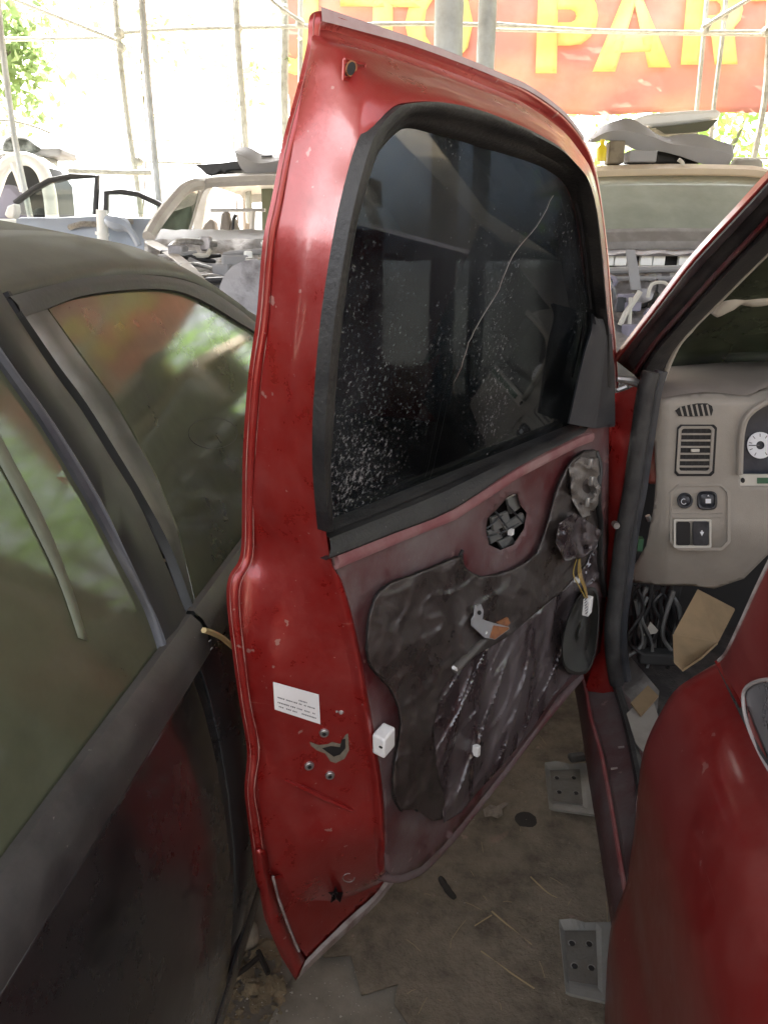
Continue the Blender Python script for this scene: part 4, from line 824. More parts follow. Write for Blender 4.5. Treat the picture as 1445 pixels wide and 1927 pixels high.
# roof: rises from the gutter to the crown
rows = []
gut = [LU(*q, -.014) for q in [(-700,640),(-450,628),(-250,606),(-120,578)]+gu_]; gut = smooth(gut, 3)
for p in gut:
    rows.append([p-V((0, 0, .012)), p+V((0, 0, .004))]+[p-LO*t_+V((0, 0, h_)) for t_, h_ in ((.02, .018), (.05, .034), (.1, .052), (.16, .062), (.165, .058), (.18, .066), (.3, .088), (.5, .105), (.7, .105), (.95, .08), (1.12, .0))])
rf_ = MB(); rf_.loft(rows); rf_.build('roof', M['blackroof'], blk, angle=60)
# cabin inside
q = MB(); q.box(LS(-.3, .45, -.75), 1.3, 3.2, .1, LO, LA); q.build('cabin_floor', M['interior'], blk)
q = MB(); q.box(LS(-.2, .62, -1.5), .06, 3.4, .7, LO, LA); q.build('far_side', M['blackcar'], blk)
for s_ in (-.75, .45):
    q = MB()
    for l_ in (-.42, -1.05): q.box(LS(s_, .62, l_), .5, .5, .2, LO, LA); q.box(LS(s_-.28, .92, l_), .5, .14, .65, LO, (LA*.97+V((0, 0, -.2))).normalized(), (V((0, 0, 1))+LA*-.2).normalized())
    q.build('seat', M['interior'], blk, bevel=.05)
q = MB(); q.box(LS(1.35, .75, -.75), 1.35, .4, .4, LO, LA); q.build('dashboard', M['interior'], blk, bevel=.06)
q = MB(); q.loft([[LS(s_, z, o) for o in (0, -.3, -.75, -1.2, -1.5)] for s_, z in ((1.3, .93), (1.7, .95), (2.3, .84), (2.6, .55))]); q.build('bonnet', M['blackroof'], blk, solid=.004)
q = MB(); q.loft([[LS(s_, z, o) for o in (-.02, -.3, -.75, -1.2, -1.5)] for s_, z in ((-1.5, 1.32), (-2.0, 1.0), (-2.7, .95), (-2.8, .4))]); q.build('boot', M['blackroof'], blk, solid=.004)
bl = MB(); a_ = smooth([LU(*q, -.0085) for q in [(-30,820),(0,872),(60,985),(110,1090),(148,1200)]], 3); b_ = smooth([LU(*q, -.0085) for q in [(-20,780),(28,870),(88,985),(132,1095),(166,1206)]], 3); bl.loft([[a, b] for a, b in zip(a_, b_)]); bl.build('reflection_strip', mat('pale_reflection', (.15, .17, .12), .6, col2=(.11, .125, .09), scale=14), nd, solid=.0006)  # pale window reflection laid on the glass as a thin strip
for s_ in (1.75, -1.75):
    q = MB(); ctr = LS(s_, .3, -.12); q.tube([ctr-LO*.12, ctr+LO*.1], .3, 24); q.build('wheel', M['rubber'], blk)
ov_ = MB(); ov_.tube([LU(401+46*cos(a)/1, 815+29*sin(a), -.0105) for a in [k*2*pi/32 for k in range(33)]], .0005, 4); ov_.build('wiped_ring', M['bandtrim'], fdr)

# ================================================================== POSTS, FENCE, BANNER
def post(px0, px1, y, r, label):
    m_ = MB(); base = ay(px0, 300, y).x; m_.tube([(base, y, .5), (base, y, 3.33)], r, 20); p = tag(m_.build('roof_post', M['galv']), label, 'post', 'steel roof posts'); return p
post(838, 0, 4.05, .068, 'thick pale steel post rising behind the red door window')
post(906, 0, 4.35, .047, 'thinner pale steel post just right of the thick post')
fen = thing('pole_trellis', 'grey lattice of lashed poles standing in front of the bright yard edge', 'trellis', (0, 6, .6))
def pole(pts, y, r, nm='pole', m_='pole'):
    k = MB(); k.tube(smooth([ay(px, py, y) for px, py in pts], 3), r, 8); k.build(nm, M[m_], fen)
pole([(263,-60),(282,190),(302,400),(312,520)], 5.2, .022, m_='galv'); pole([(-8,-60),(2,60),(28,260),(60,420),(72,520)], 5.2, .02, m_='galv')
pole([(214,-60),(222,60),(240,220),(262,370),(275,500)], 6.2, .022); pole([(442,-60),(448,80),(462,260),(470,420)], 6.2, .026)
pole([(532,-60),(536,60),(535,180),(540,330)], 6.3, .03); pole([(566,-60),(566,80),(564,330)], 6.35, .018)
pole([(1334,-60),(1325,50),(1310,210),(1296,340)], 6.3, .018); pole([(1368,-60),(1362,40),(1342,205),(1330,340)], 6.3, .018); pole([(1450,-60),(1442,150),(1425,260),(1408,340)], 6.2, .024)
pole([(-60,74),(110,73),(220,70),(235,70)], 6.25, .014, 'rail'); pole([(222,62),(330,55),(450,52),(560,50),(700,46),(835,45),(1000,50)], 6.25, .014, 'rail')
pole([(930,44),(1100,56),(1300,60),(1500,58)], 6.25, .011, 'rail'); pole([(930,56),(1100,60),(1300,64),(1500,66)], 6.28, .011, 'rail')
pole([(-60,-40),(40,4),(130,40),(220,76)], 6.15, .014, 'brace'); pole([(1320,52),(1370,22),(1440,-20)], 6.15, .014, 'brace'); pole([(500,-10),(530,16),(572,44)], 6.15, .012, 'brace')
pole([(100,261),(200,264),(300,264),(420,266),(560,264)], 6.25, .006, 'rail'); pole([(130,321),(220,324),(286,325)], 6.1, .02, 'rail'); pole([(244,304),(300,305),(380,308)], 6.25, .009, 'rail'); pole([(1345,298),(1400,298),(1500,298)], 6.25, .009, 'rail')
pole([(-60,226),(-10,226),(30,229),(65,238),(95,250)], 5.6, .008, 'wire_hoop')
for px, py in ((222,68),(226,60),(230,90),(448,52),(535,18),(565,44),(1325,58),(1362,30),(1330,46),(1440,60),(262,305)):
    k = MB(); k.ball(ay(px, py, 6.2), .035, 6); k.build('lashing', M['pole'], fen)
BY = 7.0
def bsag(px, py): return .05*nz((px*.006, py*.012, 2))+.03*nz((px*.02+py*.01, py*.02, 7))+.02*sin((px+py*1.4)*.028)+.016*nz((px*.035+py*.03, py*.045-px*.01, 11))
def BP(px, py, lift=0): return ay(px, py, BY+bsag(px, py)-lift*1.25)
ban = thing('banner', 'faded, haze-paled red vinyl banner with big yellow letters UTO PAR hung above the wrecks', 'banner', ay(1000, 100, BY))
bm_ = MB(); nx, ny = 70, 26; rows = []
for j in range(ny+1):
    v_ = j/ny; rows.append([BP(530+1110*u+(6*nz((u*9, v_*7, 1)) if u == 0 else 0)+(14*v_ if u == 0 else 0), -120+(v_)*(342+120-118+4*nz((u*12, 0, 4))-16*u)) for u in [i/nx for i in range(nx+1)]])
bm_.loft(rows); bm_.build('vinyl_sheet', M['banner'], ban, solid=.002)
def letter(strips):
    m_ = MB()
    for s_ in strips:
        a, b = s_; n_ = 10
        def res(pl_):
            P = [V((x, y, 0)) for x, y in pl_]; tot = sum((P[i+1]-P[i]).length for i in range(len(P)-1)); out = []
            for k in range(n_+1):
                d = tot*k/n_; i = 0
                while i < len(P)-2 and d > (P[i+1]-P[i]).length: d -= (P[i+1]-P[i]).length; i += 1
                L_ = (P[i+1]-P[i]).length; out.append(P[i].lerp(P[i+1], min(1, d/L_ if L_ else 0)))
            return out
        A, B = res(a), res(b)
        m_.loft([[BP(p.x+(q.x-p.x)*t_, p.y+(q.y-p.y)*t_, .028) for t_ in (0, .25, .5, .75, 1)] for p, q in zip(A, B)])
    m_.build('letter', M['letter'], ban, solid=.002)
def arc(cx, cy, rx, ry, a0, a1, n_=10): return [(cx+rx*cos(radians(a0+(a1-a0)*k/n_)), cy+ry*sin(radians(a0+(a1-a0)*k/n_))) for k in range(n_+1)]
letter([([(1007,138),(1013,-28)], [(1047,138),(1050,-28)]), ([(1049,-28)]+arc(1080, 29, 45, 57, -90, 90)+[(1049,86)], [(1049,18)]+arc(1072, 30, 12, 12, -90, 90)+[(1049,42)])])
letter([([(1114,135),(1182,-30)], [(1157,135),(1200,-10)]), ([(1198,-30),(1262,127)], [(1190,-10),(1219,127)]), ([(1160,66),(1228,64)], [(1148,100),(1224,97)]), ([(1182,-30),(1215,-30)], [(1186,0),(1212,0)])])
letter([([(1280,122),(1294,-30)], [(1315,122),(1326,-30)]), ([(1324,-30)]+arc(1356, 16, 42, 46, -90, 90)+[(1320,62)], [(1323,2)]+arc(1346, 15, 10, 13, -90, 90)+[(1322,30)]), ([(1344,121),(1336,55)], [(1387,121),(1380,45)])])
letter([([(1440,120),(1450,-30)], [(1484,118),(1490,-30)]), ([(1412,-34),(1530,-36)], [(1412,2),(1530,0)])])
letter([(arc(826, 44, 64, 86, 0, 360, 24), arc(826, 44, 28, 50, 0, 360, 24))])
letter([([(700,135),(702,-30)], [(738,135),(740,-30)]), ([(640,-34),(792,-36)], [(640,12),(792,14)])])
letter([([(600,-40),(598,90)]+arc(560, 100, 40, 42, 0, 130), [(570,-40),(570,84)]+arc(552, 92, 18, 20, 0, 130))])
for px in (560, 760, 1130, 1320, 1500, 1620):
    k = MB(); k.tube([BP(px, -118), ay(px, -150, 6.3)], .004, 5); k.build('tie_cord', M['straw'], ban)

# ================================================================== WRECKS ON THE BANK
def wreck(name, label, cx, y0, paint, w=.72, glassm=None, hx=None):
    return thing(name, label, 'car', (cx, y0, .6))
# silver wreck, windscreen gone
sy = 4.25; sv = wreck('stripped_silver_car', 'stripped silver car without windscreen or bonnet at left of the steel posts', -.55, sy, None)
def SP(px, py, dy=0.0): return ay(px, py, sy+dy)
def tb(root, nm, m_, pts, r, dy=0, n_=8, flat=1.0):
    k = MB(); k.tube(smooth([SP(x, y, dy) if len((x, y)) == 2 else 0 for x, y in pts], 3), r, n_, flat=flat); return k.build(nm, m_, root)
# roof slab: front header to back
m_ = MB(); fr0 = smooth([SP(*q, .55) for q in [(378,352),(384,340),(400,334),(460,331),(540,329),(640,332),(718,346)]], 3); fr1 = [p+V((0, 1.5, .02)) for p in fr0]
m_.loft([[p-V((0, 0, .055)), p-V((0, .02, .03)), p, p+V((0, .15, .03)), q+V((0, -.2, .03)), q, q-V((0, 0, .06))] for p, q in zip(fr0, fr1)]); m_.build('roof', M['silver'], sv)
m_ = MB(); m_.tube(smooth([SP(280,446,0), SP(300,412,.15), SP(335,368,.35), SP(355,352,.45), SP(378,346,.55), SP(392,345,1.0)], 4), .035, 8); m_.build('windscreen_pillar', M['silver'], sv)
m_ = MB(); a0 = SP(715, 446, 0); m_.tube([a0, a0+V((-.12, .5, .36))], .035, 8); m_.build('windscreen_pillar', M['silver'], sv)
m_ = MB(); m_.tube(smooth([SP(352,440,.75), SP(366,390,.75), SP(380,345,.75)], 3), .022, 8); m_.build('quarter_post', M['silver'], sv)
m_ = MB(); m_.prism([SP(290,438,.5), SP(320,400,.55), SP(350,366,.6), SP(376,348,.7), SP(370,380,.7), SP(354,436,.7)], (0, .005, 0)); m_.build('quarter_glass', glass('dull_green_glass', (.25, .3, .25), 1.2, dust=(.16, .19, .15), damt=.3, base=.45), sv, sm=False)
# rear end with window opening
yb = 1.9
m_ = MB(); outer = [(378,344),(700,344),(716,440),(720,530),(300,530),(360,440)]; inner = [(398,352),(492,352),(494,394),(494,440),(380,440),(388,394)]
m_.prism([SP(*q, yb) for q in [(492,350),(512,350),(530,450),(494,450)]], (0, .05, 0)); m_.build('rear_pillar', mat('dim_green_trim', (.1, .11, .07), .8), sv)
m_ = MB(); m_.prism([SP(*q, yb) for q in [(372,350),(400,350),(390,372),(378,445),(362,445)]], (0, .05, 0)); m_.build('rear_pillar', M['silver'], sv)
m_ = MB(); m_.prism([SP(*q, yb-.4) for q in [(396,392),(498,392),(498,398),(396,399)]], (0, .05, 0)); m_.build('parcel_rail', M['greyplastic'], sv)
m_ = MB()
for pts in ([(376,440),(384,420),(396,408),(404,420),(406,440)], [(412,440),(416,400),(428,396),(434,440)], [(430,440),(434,424),(440,408),(444,424),(450,440)]): m_.prism([SP(*q, 1.0) for q in pts], (0, .12, 0))
m_.build('front_seat', mat('grey_seat', (.22, .2, .18), .9, col2=(.3, .26, .23), scale=9), sv, bevel=.02)
m_ = MB(); m_.tube([SP(438,440,.9), SP(440,412,.9), SP(444,404,.9)], .012, 6); m_.build('lever', M['wire_black'], sv)
m_ = MB(); m_.tube([SP(474,445,1.2), SP(476,398,1.2)], .02, 6); m_.build('rear_post', M['silver'], sv)
# cowl and dash, engine bay
m_ = MB(); rows = []
for i in range(41):
    x = 276+i*11; rows.append([SP(x, 432+3*nz((x*.05, 0, 0)), .35), SP(x, 437, .25), SP(x, 452, .1), SP(x, 458+2*nz((x*.04, 2, 0)), .05)])
m_.loft(rows); m_.build('cowl', M['greyplastic'], sv)
random.seed(21)
m_ = MB(); rows = []
for i in range(60):
    x = 272+i*7.6; rows.append([SP(x, 450+j*11+5*nz((x*.03, j*.6, 3)), -.02-.55*j/12+.10*nz((x*.028, j*.45, 8))) for j in range(13)])
m_.loft(rows); m_.build('engine_bay', mat('crumpled_silver', (.42, .41, .4), .5, .2, col2=(.26, .24, .22), scale=16, bump=.5, bscale=60, dust=(.1, .09, .08, .5), dscale=20), sv, angle=75)
for k in range(34):
    x = random.uniform(285, 560) if k % 4 else random.uniform(560, 700); y = random.uniform(455, 560); q = MB(); dyy = -.24-.5*(y-455)/105
    q.tube(smooth([SP(x, y, dyy), SP(x+random.uniform(20, 60), y+random.uniform(-12, 12), dyy-.05), SP(x+random.uniform(60, 120), y+random.uniform(-10, 20), dyy)], 4), random.uniform(.006, .017), 7); q.build('hose', random.choice([M['wire_black'], M['greyplastic'], M['steel'], M['trimwhite']]), sv)
for k in range(30):
    x = random.uniform(300, 540) if k % 4 else random.uniform(540, 690); y = random.uniform(458, 575); q = MB(); q.box(SP(x, y, -.27-.5*(y-455)/105), random.uniform(.04, .14), .08, random.uniform(.03, .1), fdir(90+random.uniform(-20, 20)), fdir(random.uniform(-20, 20))); q.build('engine_part', random.choice([M['alloy'], M['steel'], M['greyplastic'], M['whitepaint']]), sv, bevel=.008)
m_ = MB(); m_.tube([SP(390, 528, -.75), SP(500, 524, -.8), SP(640, 524, -.8)], .025, 8, flat=.6); m_.build('radiator_bar', M['blackplastic'], sv)
m_ = MB(); m_.loft([[SP(262,455,-.1), SP(300,470,-.3), SP(350,505,-.7), SP(380,560,-.85)], [SP(282,448,0), SP(318,462,-.28), SP(372,496,-.66), SP(410,545,-.85)], [SP(290,452,.0), SP(322,472,-.26), SP(376,510,-.62), SP(410,580,-.8)]]); m_.build('front_wing', M['silver'], sv, sub=1, solid=.004)
m_ = MB(); c_ = SP(480, 560, -.85); m_.tube([c_, c_+V((0, .1, 0))], [.16, .12], 20); m_.build('fan_shroud', M['alloy'], sv)
m_ = MB(); x0, x1 = SP(300,500,0).x, SP(720,500,0).x; m_.box(((x0+x1)/2, sy-.1, .88), x1-x0, 1.3, .5); m_.box(((x0+x1)/2, sy+1.2, 1.05), x1-x0, 1.6, .88); m_.build('body', M['silver'], sv, bevel=.04)
# things lying on its roof
m_ = MB(); m_.prism([SP(*q, .8) for q in [(366,310),(420,306),(456,301),(458,320),(428,322),(424,329),(416,322),(404,332),(388,328),(378,318)]], (0, .35, .01)); tag(m_.build('dark_tray', M['blackplastic'], bevel=.01), 'broken black plastic tray resting on the stripped silver car roof', 'car part')
m_ = MB(); a_ = smooth([SP(*q, .75) for q in [(446,278),(470,279),(492,290),(520,290),(548,284),(600,282)]], 4); b_ = smooth([SP(*q, .7) for q in [(446,298),(456,318),(474,328),(500,326),(540,318),(600,314)]], 4)
m_.loft([[a+V((0, .2, 0)), a, a.lerp(b, .5)-V((0, .06, 0)), b, b+V((0, .25, 0))] for a, b in zip(a_, b_)]); tag(m_.build('bumper_piece', M['greyplastic'], solid=.006), 'curled grey bumper piece lying on the stripped silver car roof', 'car part')
m_ = MB(); m_.prism([SP(*q, .72) for q in [(492,294),(512,292),(508,306),(500,310),(493,302)]], (0, .04, 0)); tag(m_.build('dark_scrap', M['blackplastic']), 'small dark scrap tucked in the curled grey bumper piece', 'scrap')
# beige car with hazy windscreen
by = 4.3; bc = thing('beige_car', 'beige car with dusty windscreen and open engine bay right of the posts', 'car', (1.75, by, .6))
def BPt(px, py, dy=0.0): return ay(px, py, by+dy)
fr0 = smooth([BPt(*q, .6) for q in [(1075,352),(1085,330),(1110,318),(1180,313),(1290,311),(1400,313),(1440,318),(1480,334)]], 3); m_ = MB()
m_.loft([[p-V((0, -.06, .095)), p-V((0, .02, .05)), p-V((0, .03, .02)), p+V((0, .03, .01)), p+V((0, .2, .03)), p+V((0, 1.3, .03)), p+V((0, 1.5, -.02))] for p in fr0]); m_.build('roof', M['beige'], bc)
m_ = MB(); tp = [BPt(*q, .57) for q in [(1092,335),(1180,332),(1290,331),(1400,333),(1462,340)]]; bt_ = [BPt(*q, 0) for q in [(1050,456),(1170,452),(1290,451),(1400,454),(1510,462)]]
m_.loft([[a.lerp(b, t_)-V((0, .05*sin(t_*pi), 0)) for a, b in zip(smooth(bt_, 3), smooth(tp, 3))] for t_ in [k/6 for k in range(7)]]); m_.build('windscreen', M['hazyglass'], bc, solid=.005)
m_ = MB(); rows = [[a.lerp(b, t_)-V((0, .05*sin(t_*pi)+.004, 0)) for a, b in zip(smooth(bt_, 3), smooth(tp, 3))] for t_ in (-.02, .1, .16)]; rows.insert(0, [a+V((0, -.02, -.07)) for a in smooth(bt_, 3)]); m_.loft(rows); m_.build('frit_band', mat('frit', (.16, .15, .14), .6, col2=(.22, .21, .2), scale=12), bc, solid=.003)
for s_, x0, x1 in ((0, 1046, 1084), (1, 1514, 1472)):
    m_ = MB(); m_.tube([BPt(x0, 460, 0), BPt((x0+x1)/2, 392, .3), BPt(x1, 332, .57)], .035, 8); m_.build('windscreen_pillar', M['beige'], bc)
m_ = MB(); x0, x1 = BPt(1062,500).x, BPt(1500,500).x; m_.box(((x0+x1)/2, by+1.3, 1.0), x1-x0, 1.8, .8); m_.build('body', M['beige'], bc, bevel=.05)
m_ = MB(); m_.box(((x0+x1)/2, by-.1, .72), x1-x0-.3, 1.2, .22); m_.build('front_body', M['beige'], bc, bevel=.03)
for px in (1200, 1390):
    m_ = MB(); b0 = BPt(px, 400, 1.0); m_.box(b0-V((0, 0, .12)), .42, .14, .6); m_.box(b0+V((0, 0, .25)), .22, .1, .16); m_.build('seat', mat('beige_seat', (.3, .29, .26), .9), bc, bevel=.05)
for pts in ([(1060,330),(1180,330),(1196,352),(1190,400),(1200,425),(1060,440)], [(1284,330),(1326,330),(1316,372),(1312,420),(1330,450),(1268,450),(1288,405),(1292,360)], [(1190,420),(1275,418),(1300,450),(1180,450)]):
    k = MB(); k.prism([BPt(*q, 1.75) for q in pts], (0, .06, 0)); k.build('rear_pillar', mat('rear_trim', (.16, .16, .14), .8), bc, sm=False)
m_ = MB(); m_.loft([[BPt(x, 466, .05), BPt(x, 470, -.05), BPt(x, 478+2*sin(x*.1), -.12), BPt(x, 482, -.1)] for x in range(1050, 1520, 10)]); m_.build('cowl', M['alloy'], bc)
m_ = MB()
for i, x in enumerate(range(1070, 1510, 24)):
    if i % 3 != 2: m_.box(BPt(x, 490, -.05), .065, .03, .055)
m_.build('cowl_vent', M['whitepaint'], bc, bevel=.004)
m_ = MB(); m_.box(BPt(1285, 490, 0), 1.4, .02, .1); m_.build('bulkhead_slot', M['darkhole'], bc)
random.seed(33)
m_ = MB(); m_.loft([[BPt(x, 500+j*14+4*nz((x*.03, j*.7, 3)), -.08-.5*j/10+.09*nz((x*.03, j*.5, 8))) for j in range(13)] for x in range(1060, 1510, 8)]); m_.build('engine_bay', M['alloy'], bc, angle=25)
m_ = MB(); m_.tube(smooth([BPt(1070,512,-.2), BPt(1200,508,-.22), BPt(1300,506,-.22), BPt(1480,512,-.2)], 4), .03, 8, flat=.6); m_.tube([BPt(1150,524,-.26), BPt(1320,524,-.26)], .012, 6); m_.build('strut_bar', M['greyplastic'], bc)
m_ = MB(); m_.prism([BPt(*q, -.4) for q in [(1178,470),(1194,470),(1200,500),(1206,545),(1188,545),(1182,500)]], (0, .02, 0)); m_.build('bonnet_latch_bracket', M['greyplastic'], bc)
m_ = MB(); m_.tube(smooth([BPt(*q, -.5) for q in [(1204,548),(1190,570),(1176,590),(1166,612)]], 3), .014, 6); m_.tube(smooth([BPt(*q, -.5) for q in [(1186,560),(1184,600),(1182,640)]], 3), .01, 6); m_.tube(smooth([BPt(*q, -.5) for q in [(1218,560),(1226,535),(1250,532),(1262,545)]], 3), .009, 6); m_.build('pale_hose', M['trimwhite'], bc)
for k in range(22):
    x = random.uniform(1130, 1330); y = random.uniform(505, 660); q = MB(); dyy = -.25-.3*(y-500)/150
    q.tube(smooth([BPt(x, y, dyy), BPt(x+random.uniform(-25, 25), y+random.uniform(10, 30), dyy-.05), BPt(x+random.uniform(-40, 40), y+random.uniform(25, 60), dyy)], 4), random.uniform(.006, .014), 6); q.build('hose', random.choice([M['wire_black'], M['greyplastic'], M['steel'], M['purplegrey']]), bc)
for k in range(14):
    x = random.uniform(1130, 1330); y = random.uniform(515, 650); q = MB(); q.box(BPt(x, y, -.3-.3*(y-500)/150), random.uniform(.03, .09), .06, random.uniform(.03, .09), fdir(90+random.uniform(-25, 25)), fdir(random.uniform(-25, 25))); q.build('engine_part', random.choice([M['alloy'], M['steel'], M['blackplastic'], M['purplegrey']]), bc, bevel=.006)
# load on the beige roof
m_ = MB(); a_ = smooth([BPt(*q, .85) for q in [(1108,262),(1130,240),(1160,228),(1185,224),(1215,240),(1245,258),(1280,254),(1320,254),(1345,264),(1378,274)]], 4); b_ = smooth([BPt(*q, .8) for q in [(1112,268),(1140,264),(1170,268),(1200,282),(1230,282),(1270,290),(1300,300),(1330,310),(1350,312),(1368,316)]], 4)
m_.loft([[a+V((0, .12, -.02)), a, a.lerp(b, .5)-V((0, .05, 0)), b, b+V((0, .1, .02))] for a, b in zip(a_, b_)]); tag(m_.build('grey_trim_panel', M['greyplastic'], solid=.008), 'long wavy grey trim panel lying along the beige car roof', 'car part')
m_ = MB(); m_.prism([BPt(*q, 1.0) for q in [(1186,226),(1220,214),(1290,208),(1350,206),(1360,212),(1352,224),(1300,232),(1240,238),(1205,240)]], (0, .5, .03)); tag(m_.build('boot_cover', M['whitepaint'], bevel=.02), 'white car boot lid lying on top of the roof junk under the banner', 'car part')
m_ = MB(); m_.prism([BPt(*q, .9) for q in [(1232,240),(1300,232),(1352,224),(1330,246),(1290,250),(1250,252)]], (0, .3, .02)); tag(m_.build('lid_lining', mat('olive_lining', (.09, .09, .06), .8)), 'dull olive lining tucked under the white boot lid', 'car part')
m_ = MB(); q0 = BPt(1130, 303, .75); m_.tube([q0-V((0, 0, 0)), q0+V((0, 0, .07)), q0+V((0, 0, .09)), q0+V((0, 0, .12))], [.03, .03, .014, .014], 12); tag(m_.build('yellow_bottle', M['yellow']), 'small bright yellow plastic bottle standing on the beige car roof', 'bottle')
m_ = MB(); m_.box(BPt(1156, 288, .8), .1, .1, .13); tag(m_.build('wooden_block', mat('dirty_block', (.2, .17, .12), .8, col2=(.1, .08, .06), scale=16), bevel=.01), 'dirty striped block next to the yellow bottle on the beige car roof', 'block')
m_ = MB(); m_.box(BPt(1204, 296, .78), .17, .12, .07); tag(m_.build('grey_module', M['greyplastic'], bevel=.008), 'flat dark grey box under the wavy trim panel on the beige roof', 'box')
m_ = MB(); m_.box(BPt(1270, 298, .95), .3, .15, .07); tag(m_.build('black_scrap', M['interior'], bevel=.01), 'flat black scrap in the shade below the wavy trim panel', 'scrap')
m_ = MB(); m_.tube(smooth([BPt(*q, .62) for q in [(1276,300),(1284,308),(1280,322)]], 3), .012, 6); tag(m_.build('bent_fitting', M['trimwhite']), 'little pale bent metal fitting at the front edge of the beige roof', 'car part')
# white car with open back and two loose doors at far left
hy = 5.6; wh = thing('open_hatchback', 'white hatchback seen end on with its black interior open, far left', 'car', (-3.0, hy, .6))
def HP(px, py, dy=0.0): return ay(px, py, hy+dy)
m_ = MB(); m_.tube(smooth([HP(*q) for q in [(-40,430),(-10,360),(5,320),(30,300),(60,302),(82,325),(95,370),(100,430)]], 4), .045, 10); m_.build('body_opening', M['whitepaint'], wh)
m_ = MB(); m_.tube(smooth([HP(*q, .0) for q in [(74,312),(86,345),(92,385),(94,430)]], 4), .02, 8); m_.build('opening_seal', M['rubber'], wh)
m_ = MB(); m_.prism([HP(*q, .6) for q in [(-60,440),(-20,330),(20,306),(64,308),(88,340),(98,440)]], (0, .5, 0)); m_.build('cabin', M['interior'], wh)
m_ = MB(); m_.loft([[HP(x, y, .05), HP(x, y-14, .3), HP(x, y-16, 1.4)] for x, y in ((-80,300),(-30,296),(10,288),(40,288),(80,300),(110,318))]); m_.build('roof', M['whitepaint'], wh)
m_ = MB(); m_.box(HP(20, 470, .9)-V((0, 0, .3)), 1.5, 1.8, 1.0); m_.build('body', M['whitepaint'], wh, bevel=.06)
m_ = MB(); m_.prism([HP(*q, .3) for q in [(-30,430),(-30,352),(20,346),(46,372),(50,430)]], (0, .12, 0)); m_.build('seat_back', M['purplegrey'], wh, bevel=.03)
m_ = MB(); m_.tube(smooth([HP(*q, -.02) for q in [(26,306),(36,330),(46,360)]], 3), .03, 6); m_.build('gas_strut', M['whitepaint'], wh)
m_ = MB(); m_.prism([HP(*q, .1) for q in [(0,288),(4,262),(20,250),(50,258),(76,282),(60,286),(30,290)]], (0, .4, 0)); tag(m_.build('dark_bundle', mat('dark_bundle', (.03, .035, .03), .7, col2=(.3, .33, .32), scale=9), bevel=.03), 'dark bundle of parts piled on the white hatchback roof, far left', 'car part')
m_ = MB(); m_.box(HP(40, 291, .3), .7, .3, .06); tag(m_.build('flat_board', M['greyplastic'], bevel=.02), 'long flat board under the dark bundle on the hatchback roof', 'board')
def loosedoor(label, y, frame, glassp, body, hand):
    r_ = thing('loose_car_door', label, 'car door', ay(frame[0][0], 430, y), 'loose car doors left of the silver wreck')
    r_.location.z = .6
    m_ = MB(); m_.tube([ay(*q, y) for q in frame], .026, 8, flat=.7); m_.build('window_frame', M['strip'], r_)
    m_ = MB(); m_.prism([ay(*q, y+.01) for q in glassp], (0, .004, 0)); m_.build('glass', M['clear'], r_, sm=False)
    bt = [ay(*q, y) for q in body]; m_ = MB(); x0 = bt[0]; x1 = bt[-1]
    m_.loft([[p+V((0, .05, 0)), p-V((0, .02, .01)), p-V((0, .05, .08)), V((p.x, y-.06, 1.15)), V((p.x, y-.02, .62)), V((p.x, y+.06, .62))] for p in bt]); m_.build('door_panel', M['paleblue'], r_)
    m_ = MB(); p = ay(*hand, y-.06); m_.tube([p-V((.09, 0, .01)), p-V((0, .03, -.01)), p+V((.09, 0, .01))], .018, 6); m_.build('handle', M['steel'], r_)
loosedoor('pale blue car door with window frame leaning beside the white hatchback', 5.0, [(30,382),(62,358),(95,340),(135,332),(184,332),(180,404)], [(36,384),(62,360),(95,342),(135,334),(182,334),(178,404),(36,404)], [(34,408),(70,408),(110,408),(150,406),(186,404)], (158,425))
loosedoor('grey blue car door whose window frame slopes down to the silver wreck', 5.05, [(200,402),(201,363),(230,361),(262,366),(300,384),(330,404)], [(202,402),(203,365),(230,363),(262,368),(300,386),(326,404)], [(198,408),(230,408),(270,408),(330,410)], (225,420))
m_ = MB(); m_.tube([ay(192,395,4.9), ay(194,440,4.9), ay(194,480,4.9)], .034, 10); m_.tube([ay(193,437,4.9), ay(193,443,4.9)], .042, 10); p = m_.build('white_pipe', M['whitepaint']); tag(p, 'white plastic pipe upright between the two loose car doors', 'pipe')
m_ = MB(); m_.prism([ay(*q, 4.8) for q in [(8,404),(14,388),(28,382),(30,398),(26,410),(14,410)]], (0, .08, 0)); tag(m_.build('door_mirror', M['whitepaint'], bevel=.01), 'white wing mirror in front of the open hatchback, far left', 'car mirror')
m_ = MB(); a_ = smooth([ay(*q, 4.85) for q in [(198,414),(215,418),(235,424),(250,440),(262,462)]], 3); m_.tube(a_, [.02+.03*sin(min(1, i/8)*pi) for i in range(len(a_))], 8); tag(m_.build('bent_fender_strip', M['paleblue']), 'curved pale strip dangling below the grey blue loose door', 'car part')

